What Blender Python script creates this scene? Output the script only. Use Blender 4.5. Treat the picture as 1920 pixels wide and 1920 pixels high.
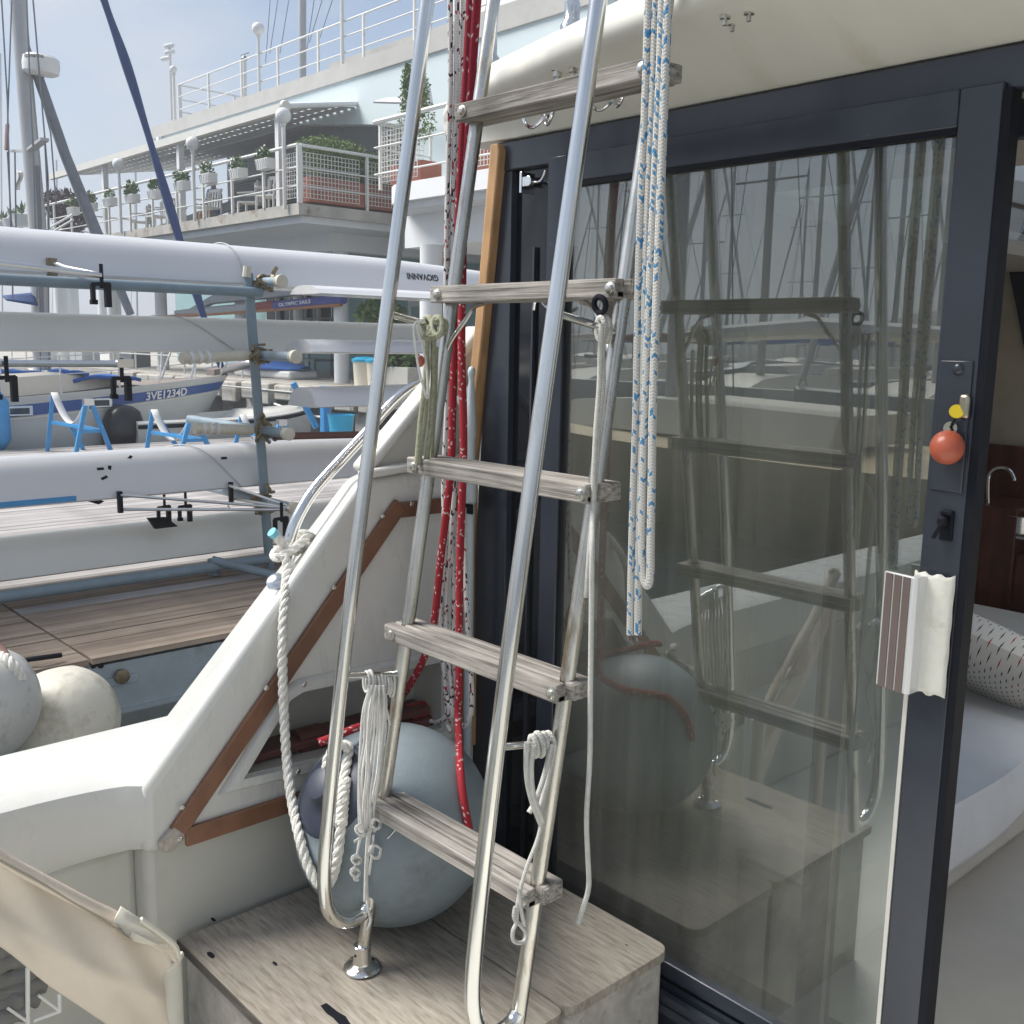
import bpy, math, random
from math import sin, cos, pi, radians, sqrt, atan2, tan
from mathutils import Vector, Matrix
from mathutils.geometry import tessellate_polygon
random.seed(7)
for o in list(bpy.data.objects): bpy.data.objects.remove(o)
SC = bpy.context.scene
COL = SC.collection
V = Vector
# ---------------------------------------------------------------- camera
# World: X = starboard, Y = forward (bow), Z = up, metres; z = 0 is the door sill of the yacht.
TH, PH, RO, CAMZ = radians(47.3), radians(9.46), radians(1.03), 1.4
hd = V((-sin(TH), cos(TH), 0)); r0 = V((cos(TH), sin(TH), 0))
fw = hd * cos(PH) - V((0, 0, 1)) * sin(PH)
u0 = r0.cross(fw)
rt = r0 * cos(RO) + u0 * sin(RO)
up = u0 * cos(RO) - r0 * sin(RO)
CAM = V((0, 0, CAMZ))
cd = bpy.data.cameras.new('camera'); cam = bpy.data.objects.new('camera', cd); COL.objects.link(cam)
cd.sensor_width = 36; cd.lens = 36; cd.clip_start = 0.05; cd.clip_end = 3000
cam.matrix_world = Matrix(((rt.x, up.x, -fw.x, CAM.x), (rt.y, up.y, -fw.y, CAM.y), (rt.z, up.z, -fw.z, CAM.z), (0, 0, 0, 1)))
SC.camera = cam
# ---------------------------------------------------------------- world, sun, exposure
SUN_EL, SUN_AZ = radians(50), radians(232)       # azimuth clockwise from +Y
W = bpy.data.worlds.new('World'); SC.world = W; W.use_nodes = True
nt = W.node_tree; nt.nodes.clear()
def wn(t): return nt.nodes.new(t)
sky = wn('ShaderNodeTexSky'); sky.sky_type = 'NISHITA'; sky.sun_disc = False
sky.sun_elevation = SUN_EL; sky.sun_rotation = SUN_AZ; sky.air_density = 1.0; sky.dust_density = 0.5; sky.ozone_density = 1.5
tc = wn('ShaderNodeTexCoord'); mp = wn('ShaderNodeMapping'); mp.inputs['Scale'].default_value = (1, 1, 2.6)
n1 = wn('ShaderNodeTexNoise'); n1.inputs['Scale'].default_value = 2.6; n1.inputs['Detail'].default_value = 7; n1.inputs['Roughness'].default_value = .52
rmp = wn('ShaderNodeValToRGB'); rmp.color_ramp.elements[0].position = .44; rmp.color_ramp.elements[1].position = .66
rmp.color_ramp.elements[0].color = (.18, .18, .18, 1); rmp.color_ramp.elements[1].color = (.86, .86, .86, 1)
mx = wn('ShaderNodeMix'); mx.data_type = 'RGBA'
mx.inputs['B'].default_value = (5.2, 5.45, 5.9, 1)
bg = wn('ShaderNodeBackground'); bg.inputs['Strength'].default_value = 0.074
wo = wn('ShaderNodeOutputWorld')
L = nt.links.new
L(tc.outputs['Generated'], mp.inputs['Vector']); L(mp.outputs['Vector'], n1.inputs['Vector']); L(n1.outputs['Fac'], rmp.inputs['Fac'])
L(rmp.outputs['Color'], mx.inputs['Factor']); L(sky.outputs['Color'], mx.inputs['A']); 
sz = wn('ShaderNodeSeparateXYZ'); L(tc.outputs['Generated'], sz.inputs['Vector'])
hz = wn('ShaderNodeMapRange'); hz.interpolation_type = 'SMOOTHSTEP'; hz.inputs['From Min'].default_value = .30; hz.inputs['From Max'].default_value = -.02; hz.inputs['To Min'].default_value = 0; hz.inputs['To Max'].default_value = .9; L(sz.outputs['Z'], hz.inputs['Value'])
m2 = wn('ShaderNodeMix'); m2.data_type = 'RGBA'; m2.inputs['B'].default_value = (4.3, 4.7, 5.45, 1); L(hz.outputs['Result'], m2.inputs['Factor']); L(mx.outputs['Result'], m2.inputs['A']); L(m2.outputs['Result'], bg.inputs['Color']); L(bg.outputs['Background'], wo.inputs['Surface'])
sd = bpy.data.lights.new('sun', 'SUN'); sd.energy = 3.8; sd.angle = radians(32); sd.color = (1, .965, .91)
sun = bpy.data.objects.new('sun', sd); COL.objects.link(sun)
sdir = V((sin(SUN_AZ) * cos(SUN_EL), cos(SUN_AZ) * cos(SUN_EL), sin(SUN_EL)))
sun.rotation_euler = sdir.to_track_quat('Z', 'Y').to_euler(); sun.location = (0, 0, 30)
vs = SC.view_settings; vs.view_transform = 'Standard'; vs.look = 'None'; vs.exposure = 0.82; vs.gamma = 1; vs.use_curve_mapping = False
try: SC.cycles.max_bounces = 12; SC.cycles.transparent_max_bounces = 16
except Exception: pass
# ---------------------------------------------------------------- survey helpers
# Points measured on the photograph are carried onto the real plane they lie in (x, y or z = const).
def rayd(px, py): return fw + rt * ((px - 960) / 1920) - up * ((py - 960) / 1920)
def onp(ax, px, py, v):
    d = rayd(px, py); return CAM + d * ((v - CAM[ax]) / d[ax])
def sX(px, py, v): return onp(0, px, py, v)
def sY(px, py, v): return onp(1, px, py, v)
def sZ(px, py, v): return onp(2, px, py, v)
# ---------------------------------------------------------------- object helpers
LOC = {}
def setp(o, label, cat, group=None, kind=None):
    if label: o['label'] = label
    if cat: o['category'] = cat
    if group: o['group'] = group
    if kind: o['kind'] = kind
    return o
def thing(name, label, cat, loc, group=None):
    o = bpy.data.objects.new(name, None); COL.objects.link(o); o.location = V(loc); o.empty_display_size = .1
    LOC[o.name] = V(loc); return setp(o, label, cat, group)
def base_of(o):
    while o.parent: o = o.parent
    return LOC.get(o.name, V((0, 0, 0)))
def dup(root, off, label=None, group=None):
    c = root.copy(); COL.objects.link(c); c.location = root.location + V(off); LOC[c.name] = LOC.get(root.name, V((0, 0, 0))) + V(off)
    if label: c['label'] = label
    if group: c['group'] = group
    def rec(a, b):
        for ch in list(a.children):
            d = ch.copy(); COL.objects.link(d); d.parent = b; rec(ch, d)
    rec(root, c); return c
class MB:
    def __init__(s): s.v = []; s.f = []; s.uv = []
    def add(s, vs, fs, uvs=None):
        b = len(s.v); s.v += [tuple(p) for p in vs]
        for i, f in enumerate(fs):
            s.f.append(tuple(b + k for k in f)); s.uv.append(uvs[i] if uvs else None)
        return s
    def box(s, p0, p1):
        x0, y0, z0 = p0; x1, y1, z1 = p1
        if x0 > x1: x0, x1 = x1, x0
        if y0 > y1: y0, y1 = y1, y0
        if z0 > z1: z0, z1 = z1, z0
        return s.add([(x0,y0,z0),(x1,y0,z0),(x1,y1,z0),(x0,y1,z0),(x0,y0,z1),(x1,y0,z1),(x1,y1,z1),(x0,y1,z1)],
                     [(3,2,1,0),(4,5,6,7),(0,1,5,4),(1,2,6,5),(2,3,7,6),(3,0,4,7)])
    def bar(s, a, b, w, h, ref=(0, 0, 1)):
        a, b = V(a), V(b); d = (b - a).normalized(); sd_ = d.cross(V(ref))
        if sd_.length < 1e-4: sd_ = d.cross(V((1, 0, 0)))
        sd_.normalize(); u = sd_.cross(d); q = []
        for p in (a, b):
            for sx, sz in ((-1,-1),(1,-1),(1,1),(-1,1)): q.append(p + sd_*(sx*w/2) + u*(sz*h/2))
        return s.add(q, [(0,1,2,3),(7,6,5,4),(0,4,5,1),(1,5,6,2),(2,6,7,3),(3,7,4,0)])
    def tube(s, path, r, n=10, closed=False, caps=True):
        P = [V(p) for p in path]; m = len(P); rs = r if isinstance(r, (list, tuple)) else [r]*m
        T = []
        for i in range(m):
            if closed: t = P[(i+1) % m] - P[i-1]
            else: t = P[min(i+1, m-1)] - P[max(i-1, 0)]
            T.append(t.normalized() if t.length > 1e-9 else V((0,0,1)))
        x = T[0].cross(V((0,0,1)))
        if x.length < .05: x = T[0].cross(V((1,0,0)))
        x.normalize(); vs_ = []; ls = [0.]
        for i in range(m):
            if i: ls.append(ls[-1] + (P[i]-P[i-1]).length)
            x = (x - T[i]*x.dot(T[i])).normalized(); y = T[i].cross(x)
            for k in range(n):
                a = 2*pi*k/n; vs_.append(P[i] + (x*cos(a) + y*sin(a))*rs[i])
        fs, uv = [], []
        for i in range(m if closed else m-1):
            j = (i+1) % m; l1 = ls[j] if j else ls[-1] + (P[0]-P[-1]).length
            for k in range(n):
                k2 = (k+1) % n
                fs.append((i*n+k, i*n+k2, j*n+k2, j*n+k)); uv.append(((k/n, ls[i]), ((k+1)/n, ls[i]), ((k+1)/n, l1), (k/n, l1)))
        if caps and not closed:
            fs.append(tuple(reversed(range(n)))); uv.append(None); fs.append(tuple((m-1)*n + k for k in range(n))); uv.append(None)
        return s.add(vs_, fs, uv)
    def lathe(s, o, ax, prof, n=24):
        o, ax = V(o), V(ax).normalized(); x = ax.cross(V((0,0,1)))
        if x.length < .05: x = ax.cross(V((1,0,0)))
        x.normalize(); y = ax.cross(x); vs_ = []; fs = []; m = len(prof)
        for r, h in prof:
            for k in range(n):
                a = 2*pi*k/n; vs_.append(o + ax*h + (x*cos(a) + y*sin(a))*max(r, 1e-4))
        for i in range(m-1):
            for k in range(n):
                k2 = (k+1) % n; fs.append((i*n+k, i*n+k2, (i+1)*n+k2, (i+1)*n+k))
        fs.append(tuple(reversed(range(n)))); fs.append(tuple((m-1)*n+k for k in range(n)))
        return s.add(vs_, fs)
    def ball(s, c, r, n=12, sq=(1, 1, 1)):
        c = V(c); m = max(6, n//2 + 2); vs_ = []; fs = []
        for i in range(m+1):
            t = pi*i/m
            for k in range(n):
                a = 2*pi*k/n; vs_.append(c + V((sin(t)*cos(a)*sq[0], sin(t)*sin(a)*sq[1], cos(t)*sq[2]))*r)
        for i in range(m):
            for k in range(n):
                k2 = (k+1) % n; fs.append((i*n+k, (i+1)*n+k, (i+1)*n+k2, i*n+k2))
        return s.add(vs_, fs)
    def prism(s, pts, vec):
        P = [V(p) for p in pts]; n = len(P); Q = [p + V(vec) for p in P]
        tr = tessellate_polygon([P])
        fs = [tuple(t) for t in tr] + [tuple(n+i for i in reversed(t)) for t in tr]
        fs += [(i, (i+1) % n, n+(i+1) % n, n+i) for i in range(n)]
        return s.add(P+Q, fs)
    def loft(s, rings, closed=True, caps=True):
        n = len(rings[0]); vs_ = [p for r in rings for p in r]; fs = []
        for i in range(len(rings)-1):
            for k in range(n if closed else n-1):
                k2 = (k+1) % n; fs.append((i*n+k, i*n+k2, (i+1)*n+k2, (i+1)*n+k))
        if caps and closed:
            fs.append(tuple(reversed(range(n)))); fs.append(tuple((len(rings)-1)*n+k for k in range(n)))
        return s.add(vs_, fs)
    def grid(s, fn, nu, nv):
        vs_ = [fn(i/nu, j/nv) for j in range(nv+1) for i in range(nu+1)]; fs = []; uv = []
        for j in range(nv):
            for i in range(nu):
                a = j*(nu+1)+i; fs.append((a, a+1, a+nu+2, a+nu+1)); uv.append(((i/nu,j/nv),((i+1)/nu,j/nv),((i+1)/nu,(j+1)/nv),(i/nu,(j+1)/nv)))
        return s.add(vs_, fs, uv)
    def build(s, name, m, par=None, smooth=35, bevel=0, seg=2, solid=0, sub=0, fix=True):
        off = base_of(par) if par else V((0,0,0))
        me = bpy.data.meshes.new(name); me.from_pydata([tuple(V(p)-off) for p in s.v], [], s.f)
        if any(u for u in s.uv):
            l = me.uv_layers.new(name='UVMap'); k = 0; dat = []
            for f, u in zip(s.f, s.uv):
                for q in range(len(f)): dat += list(u[q]) if u else [0, 0]
            l.data.foreach_set('uv', dat)
        if fix:
            import bmesh
            bm = bmesh.new(); bm.from_mesh(me); bmesh.ops.recalc_face_normals(bm, faces=bm.faces); bm.to_mesh(me); bm.free()
        me.materials.append(m)
        if smooth:
            me.polygons.foreach_set('use_smooth', [True]*len(me.polygons)); me.set_sharp_from_angle(angle=radians(smooth))
        o = bpy.data.objects.new(name, me); COL.objects.link(o)
        if par: o.parent = par
        if solid:
            q = o.modifiers.new('solid', 'SOLIDIFY'); q.thickness = solid; q.offset = 0
        if bevel:
            q = o.modifiers.new('bevel', 'BEVEL'); q.width = bevel; q.segments = seg; q.limit_method = 'ANGLE'; q.angle_limit = radians(40)
        if sub:
            q = o.modifiers.new('sub', 'SUBSURF'); q.levels = sub; q.render_levels = sub
        return o
def smoothpath(pts, k=6, closed=False):
    P = [V(p) for p in pts]; n = len(P); out = []
    for i in range(n if closed else n-1):
        if closed: a, b, c, d = P[i-1], P[i], P[(i+1) % n], P[(i+2) % n]
        else: a, b, c, d = P[max(i-1,0)], P[i], P[i+1], P[min(i+2,n-1)]
        for j in range(k):
            t = j/k; out.append(b*1.0*(1) + (c-a)*(.5*t) + (a*2-b*5+c*4-d)*(.5*t*t) + (b*3-a-c*3+d)*(.5*t*t*t))
    if not closed: out.append(P[-1])
    return out
def resample(path, step):
    P = [V(p) for p in path]; out = [P[0]]; acc = 0
    for a, b in zip(P, P[1:]):
        d = (b-a).length
        if d < 1e-9: continue
        t = step - acc
        while t <= d: out.append(a + (b-a)*(t/d)); t += step
        acc = (acc + d) % step if d >= step - acc else acc + d
    out.append(P[-1]); return out
def twisted(mb, path, R, pitch, strands=3, n=7, step=None):
    P = resample(path, step or pitch/9); m = len(P)
    T = [(P[min(i+1,m-1)]-P[max(i-1,0)]).normalized() for i in range(m)]
    x = T[0].cross(V((0,0,1)))
    if x.length < .05: x = T[0].cross(V((1,0,0)))
    X = []
    for t in T:
        x = (x - t*x.dot(t)).normalized(); X.append(x.copy())
    ln = [0]
    for i in range(1, m): ln.append(ln[-1] + (P[i]-P[i-1]).length)
    for s_ in range(strands):
        q = []
        for i in range(m):
            a = 2*pi*(s_/strands + ln[i]/pitch); y = T[i].cross(X[i]); q.append(P[i] + (X[i]*cos(a) + y*sin(a))*R*.5)
        mb.tube(q, R*.54, n)
def inset(pts, d, ax):
    # offset a planar polygon (list of Vectors in plane with normal axis ax) inwards by d
    P = [V(p) for p in pts]; n = len(P); nrm = V((0,0,0)); nrm[ax] = 1; area = 0
    c = sum(P, V((0,0,0)))/n; out = []
    for i in range(n): area += (P[i]-c).cross(P[(i+1) % n]-c)[ax]
    sg = 1 if area > 0 else -1
    for i in range(n):
        e1 = (P[i]-P[i-1]).normalized(); e2 = (P[(i+1) % n]-P[i]).normalized()
        n1_ = nrm.cross(e1)*sg; n2_ = nrm.cross(e2)*sg; b = (n1_+n2_); b.normalize()
        out.append(P[i] + b*(d/max(.35, b.dot(n1_))))
    return out
def leaves(mb, c, rad, n, size, up_bias=.3, shape=None):
    for i in range(n):
        while True:
            p = V((random.uniform(-1,1), random.uniform(-1,1), random.uniform(-1,1)))
            if .35 < p.length < 1: break
        q = V(c) + V((p.x*rad[0], p.y*rad[1], p.z*rad[2]))
        d = V((random.gauss(0,1), random.gauss(0,1), random.gauss(up_bias,1))).normalized(); w = d.cross(V((random.gauss(0,1), random.gauss(0,1), random.gauss(0,1)))).normalized()
        s_ = size*random.uniform(.6, 1.3)
        mb.add([q, q+d*s_*.5+w*s_*.28, q+d*s_, q+d*s_*.5-w*s_*.28], [(0,1,2,3)])
def text_mesh(txt, size, bold=0.0, shear=0):
    c = bpy.data.curves.new('t', 'FONT'); c.body = txt; c.size = size; c.offset = bold; c.shear = shear; c.resolution_u = 3; c.extrude = 0
    o = bpy.data.objects.new('t', c); COL.objects.link(o); dg = bpy.context.evaluated_depsgraph_get(); dg.update()
    me = bpy.data.meshes.new_from_object(o.evaluated_get(dg)); vs_ = [v.co.copy() for v in me.vertices]; fs = [tuple(p.vertices) for p in me.polygons]
    bpy.data.objects.remove(o); bpy.data.meshes.remove(me); return vs_, fs
# ---------------------------------------------------------------- materials
def mat(name, col, rough=.5, metal=0, var=.12, vs=6, bump=0, bs=60, st=(1,1,1), dirt=None, dthr=.62, ds=3, spec=.5, rvar=0, trans=0):
    m = bpy.data.materials.new(name); m.use_nodes = True; t = m.node_tree; N = t.nodes.new; K = t.links.new
    b = t.nodes['Principled BSDF']; b.inputs['Roughness'].default_value = rough; b.inputs['Metallic'].default_value = metal
    b.inputs['Specular IOR Level'].default_value = spec
    if trans:
        b.inputs['Transmission Weight'].default_value = trans
    tc = N('ShaderNodeTexCoord'); mp = N('ShaderNodeMapping'); mp.inputs['Scale'].default_value = st; K(tc.outputs['Object'], mp.inputs['Vector'])
    n = N('ShaderNodeTexNoise'); n.inputs['Scale'].default_value = vs; n.inputs['Detail'].default_value = 6; n.inputs['Roughness'].default_value = .6; K(mp.outputs['Vector'], n.inputs['Vector'])
    r = N('ShaderNodeMapRange'); r.inputs['From Min'].default_value = .28; r.inputs['From Max'].default_value = .72; K(n.outputs['Fac'], r.inputs['Value'])
    x = N('ShaderNodeMix'); x.data_type = 'RGBA'; c = V(col)
    x.inputs['A'].default_value = (*(c*(1-var)), 1); x.inputs['B'].default_value = (*[min(1, k) for k in c*(1+var)], 1); K(r.outputs['Result'], x.inputs['Factor'])
    out = x.outputs['Result']
    if dirt:
        n2 = N('ShaderNodeTexNoise'); n2.inputs['Scale'].default_value = ds; n2.inputs['Detail'].default_value = 9; n2.inputs['Roughness'].default_value = .68; K(mp.outputs['Vector'], n2.inputs['Vector'])
        r2 = N('ShaderNodeMapRange'); r2.inputs['From Min'].default_value = dthr; r2.inputs['From Max'].default_value = dthr+.14; K(n2.outputs['Fac'], r2.inputs['Value'])
        y = N('ShaderNodeMix'); y.data_type = 'RGBA'; K(out, y.inputs['A']); y.inputs['B'].default_value = (*dirt, 1); K(r2.outputs['Result'], y.inputs['Factor']); out = y.outputs['Result']
    K(out, b.inputs['Base Color'])
    if rvar:
        r3 = N('ShaderNodeMapRange'); r3.inputs['To Min'].default_value = max(.02, rough-rvar); r3.inputs['To Max'].default_value = rough+rvar; K(n.outputs['Fac'], r3.inputs['Value']); K(r3.outputs['Result'], b.inputs['Roughness'])
    if bump:
        n3 = N('ShaderNodeTexNoise'); n3.inputs['Scale'].default_value = bs; n3.inputs['Detail'].default_value = 4; K(mp.outputs['Vector'], n3.inputs['Vector'])
        bp = N('ShaderNodeBump'); bp.inputs['Strength'].default_value = bump; bp.inputs['Distance'].default_value = .01; K(n3.outputs['Fac'], bp.inputs['Height']); K(bp.outputs['Normal'], b.inputs['Normal'])
    return m
def wood(name, cols, grain=(1.2, 40, 40), rough=.7, bump=.4, fine=8, rnd=0):
    # cols: dark, mid, light; grain: mapping scale (small along the grain)
    m = bpy.data.materials.new(name); m.use_nodes = True; t = m.node_tree; N = t.nodes.new; K = t.links.new
    b = t.nodes['Principled BSDF']; b.inputs['Roughness'].default_value = rough
    tc = N('ShaderNodeTexCoord'); src = tc.outputs['Object']
    oi = N('ShaderNodeObjectInfo')
    if rnd:
        ad = N('ShaderNodeVectorMath'); ad.operation = 'MULTIPLY_ADD'; K(oi.outputs['Random'], ad.inputs[0]); ad.inputs[1].default_value = (17, 9, 23); K(src, ad.inputs[2]); src = ad.outputs['Vector']
    mp = N('ShaderNodeMapping'); mp.inputs['Scale'].default_value = grain; K(src, mp.inputs['Vector'])
    n = N('ShaderNodeTexNoise'); n.inputs['Scale'].default_value = 1; n.inputs['Detail'].default_value = 9; n.inputs['Roughness'].default_value = .65; n.inputs['Distortion'].default_value = .35; K(mp.outputs['Vector'], n.inputs['Vector'])
    r = N('ShaderNodeValToRGB'); e = r.color_ramp.elements; e[0].position = .3; e[0].color = (*cols[0], 1); e[1].position = .72; e[1].color = (*cols[2], 1)
    q = r.color_ramp.elements.new(.5); q.color = (*cols[1], 1); K(n.outputs['Fac'], r.inputs['Fac'])
    n2 = N('ShaderNodeTexNoise'); n2.inputs['Scale'].default_value = fine; n2.inputs['Detail'].default_value = 4; K(tc.outputs['Object'], n2.inputs['Vector'])
    x = N('ShaderNodeMix'); x.data_type = 'RGBA'; x.blend_type = 'MULTIPLY'; x.inputs['Factor'].default_value = 1; K(r.outputs['Color'], x.inputs['A'])
    r2 = N('ShaderNodeMapRange'); r2.inputs['From Min'].default_value = .3; r2.inputs['From Max'].default_value = .7; r2.inputs['To Min'].default_value = .72; r2.inputs['To Max'].default_value = 1.2; K(n2.outputs['Fac'], r2.inputs['Value'])
    val = r2.outputs['Result']
    if rnd:
        mr = N('ShaderNodeMapRange'); mr.inputs['To Min'].default_value = 1-rnd; mr.inputs['To Max'].default_value = 1+rnd; K(oi.outputs['Random'], mr.inputs['Value'])
        mm = N('ShaderNodeMath'); mm.operation = 'MULTIPLY'; K(val, mm.inputs[0]); K(mr.outputs['Result'], mm.inputs[1]); val = mm.outputs['Value']
    K(val, x.inputs['B']); K(x.outputs['Result'], b.inputs['Base Color'])
    bp = N('ShaderNodeBump'); bp.inputs['Strength'].default_value = bump; bp.inputs['Distance'].default_value = .004; K(n.outputs['Fac'], bp.inputs['Height']); K(bp.outputs['Normal'], b.inputs['Normal'])
    return m
def ropemat(name, base, fleck=None, thr=.86, nu=5, dens=90, gap=.45, fl2=None):
    # braided cover: chevron relief from the tube's own u (round) and v (metres along), plus tracer flecks
    m = bpy.data.materials.new(name); m.use_nodes = True; t = m.node_tree; N = t.nodes.new; K = t.links.new
    b = t.nodes['Principled BSDF']; b.inputs['Roughness'].default_value = .85; b.inputs['Specular IOR Level'].default_value = .25
    uv = N('ShaderNodeUVMap'); s = N('ShaderNodeSeparateXYZ'); K(uv.outputs['UV'], s.inputs['Vector'])
    def mth(op, a, c=None, d=None):
        q = N('ShaderNodeMath'); q.operation = op
        for i, z in enumerate((a, c, d)):
            if z is None: continue
            if isinstance(z, (int, float)): q.inputs[i].default_value = z
            else: K(z, q.inputs[i])
        return q.outputs['Value']
    un = mth('MULTIPLY', s.outputs['X'], nu); fr = mth('FRACT', un); ab = mth('ABSOLUTE', mth('SUBTRACT', fr, .5))
    vv = mth('MULTIPLY', s.outputs['Y'], dens); ph = mth('ADD', vv, mth('MULTIPLY', ab, 1.6)); h = mth('FRACT', ph)
    tri = mth('MULTIPLY', mth('ABSOLUTE', mth('SUBTRACT', h, .5)), 2); edge = mth('MINIMUM', mth('SUBTRACT', 1, tri), mth('MULTIPLY', mth('SUBTRACT', .5, ab), 6))
    hgt = mth('POWER', mth('MAXIMUM', edge, 0.001), .5)
    oi = N('ShaderNodeObjectInfo'); cm = N('ShaderNodeCombineXYZ'); K(mth('ADD', mth('FLOOR', mth('MULTIPLY', un, 2)), mth('FLOOR', mth('MULTIPLY', oi.outputs['Random'], 977))), cm.inputs['X']); K(mth('FLOOR', ph), cm.inputs['Y'])
    w = N('ShaderNodeTexWhiteNoise'); w.noise_dimensions = '2D'; K(cm.outputs['Vector'], w.inputs['Vector'])
    x = N('ShaderNodeMix'); x.data_type = 'RGBA'; x.inputs['A'].default_value = (*base, 1); x.inputs['B'].default_value = (*(fleck or base), 1); K(mth('GREATER_THAN', w.outputs['Value'], thr), x.inputs['Factor'])
    out = x.outputs['Result']
    if fl2:
        z2 = N('ShaderNodeMix'); z2.data_type = 'RGBA'; K(out, z2.inputs['A']); z2.inputs['B'].default_value = (*fl2, 1); K(mth('LESS_THAN', w.outputs['Value'], .035), z2.inputs['Factor']); out = z2.outputs['Result']
    y = N('ShaderNodeMix'); y.data_type = 'RGBA'; y.blend_type = 'MULTIPLY'; y.inputs['Factor'].default_value = 1; K(out, y.inputs['A'])
    K(mth('ADD', mth('MULTIPLY', hgt, 1-gap), gap), y.inputs['B']); K(y.outputs['Result'], b.inputs['Base Color'])
    bp = N('ShaderNodeBump'); bp.inputs['Strength'].default_value = .6; bp.inputs['Distance'].default_value = .002; K(hgt, bp.inputs['Height']); K(bp.outputs['Normal'], b.inputs['Normal'])
    return m
def glassmat(name, tint, refl=.12, ior=1.6, film=.0):
    m = bpy.data.materials.new(name); m.use_nodes = True; t = m.node_tree; t.nodes.clear(); N = t.nodes.new; K = t.links.new
    tr = N('ShaderNodeBsdfTransparent'); tr.inputs['Color'].default_value = (*tint, 1); gl = N('ShaderNodeBsdfGlossy'); gl.inputs['Roughness'].default_value = .004; gl.inputs['Color'].default_value = (.93, .97, 1, 1)
    lw = N('ShaderNodeLayerWeight'); lw.inputs['Blend'].default_value = .5; pw = N('ShaderNodeMath'); pw.operation = 'POWER'; K(lw.outputs['Facing'], pw.inputs[0]); pw.inputs[1].default_value = 3.0
    a = N('ShaderNodeMath'); a.operation = 'MULTIPLY_ADD'; K(pw.outputs['Value'], a.inputs[0]); a.inputs[1].default_value = .6; a.inputs[2].default_value = refl; a.use_clamp = True
    mx = N('ShaderNodeMixShader'); o = N('ShaderNodeOutputMaterial'); K(a.outputs['Value'], mx.inputs['Fac']); K(tr.outputs['BSDF'], mx.inputs[1]); K(gl.outputs['BSDF'], mx.inputs[2]); 
    # thin salt film on the pane
    tc = N('ShaderNodeTexCoord'); mpf = N('ShaderNodeMapping'); mpf.inputs['Scale'].default_value = (5, 5, .5); K(tc.outputs['Object'], mpf.inputs['Vector']); nz = N('ShaderNodeTexNoise'); nz.inputs['Scale'].default_value = 1.6; nz.inputs['Detail'].default_value = 8; nz.inputs['Roughness'].default_value = .7; K(mpf.outputs['Vector'], nz.inputs['Vector'])
    mr = N('ShaderNodeMapRange'); mr.inputs['From Min'].default_value = .35; mr.inputs['From Max'].default_value = .75; mr.inputs['To Min'].default_value = film*.5; mr.inputs['To Max'].default_value = film*1.6; K(nz.outputs['Fac'], mr.inputs['Value'])
    df = N('ShaderNodeBsdfDiffuse'); df.inputs['Color'].default_value = (.7,.7,.66,1); m2 = N('ShaderNodeMixShader'); K(mr.outputs['Result'], m2.inputs['Fac']); K(mx.outputs['Shader'], m2.inputs[1]); K(df.outputs['BSDF'], m2.inputs[2]); K(m2.outputs['Shader'], o.inputs['Surface'])
    return m
GEL = mat('gelcoat', (.61,.61,.575), .28, var=.035, vs=5, bump=.02, bs=30, rvar=.08, dirt=(.62,.605,.54), dthr=.60, ds=3.2, st=(1.6,1.6,.5))
CREAM = mat('cream_gelcoat', (.74,.725,.655), .4, var=.05, vs=3, dirt=(.66,.63,.53), dthr=.58, ds=4, st=(2.5,.6,1))
INNER = mat('grey_white_liner', (.52,.52,.47), .45, var=.05, vs=3, dirt=(.44,.43,.37), dthr=.62, ds=2)
NAVY = mat('dark_frame_paint', (.029,.035,.049), .24, var=.15, vs=9, rvar=.08, spec=.6)
BLACK = mat('black_rubber', (.008,.009,.014), .55, var=.2, spec=.15)
STEEL = mat('stainless', (.72,.72,.70), .17, 1, var=.10, vs=14, st=(1,1,.25), rvar=.07, dirt=(.48,.42,.32), dthr=.63, ds=9)
TARN = mat('tarnished_stainless', (.60,.585,.54), .28, 1, var=.2, vs=20, st=(1,1,.3), rvar=.1, dirt=(.34,.26,.17), dthr=.56, ds=16, bump=.05, bs=150)
CHROME = mat('chrome', (.8,.8,.8), .08, 1, var=.03)
TEAKG = wood('weathered_teak', ((.07,.06,.052),(.30,.275,.245),(.48,.45,.41)), (3.5, 80, 150), .85, 1.0)
TEAKB = wood('brown_teak_underside', ((.10,.065,.045),(.20,.14,.10),(.34,.27,.22)), (3, 60, 90), .8, .7)
TEAKV = wood('varnished_teak', ((.13,.055,.028),(.205,.095,.052),(.29,.145,.085)), (25, 2.0, 2.0), .38, .15)
JAMB = wood('honey_wood', ((.36,.20,.085),(.46,.27,.125),(.55,.34,.17)), (40, 40, 2), .45, .15)
PLYT = wood('weathered_plywood', ((.20,.17,.135),(.345,.307,.255),(.45,.41,.35)), (13, 110, 60), .9, .5, fine=3.2)
PLYS = mat('grey_plywood_side', (.38,.355,.32), .85, var=.3, vs=14, dirt=(.12,.11,.10), dthr=.6, ds=10, bump=.3)
PLYE = mat('plywood_edge', (.085,.075,.065), .9, var=.4, vs=60, st=(.2,.2,3))
VINYL = mat('fender_vinyl', (.205,.25,.275), .5, var=.14, vs=7, dirt=(.13,.14,.15), dthr=.55, ds=4.2, bump=.12, bs=220, rvar=.1)
VINYLN = mat('fender_navy', (.028,.036,.058), .45, var=.1)
ROPEW = mat('laid_rope', (.74,.72,.66), .9, var=.14, vs=40, bump=.5, bs=260, spec=.2)
CORD = mat('white_cord', (.74,.73,.69), .9, var=.12, vs=60, bump=.4, bs=500, spec=.2)
ROPEB = ropemat('white_blue_braid', (.68,.665,.62), (.08,.28,.52), .88, 4, 190, .5)
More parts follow.
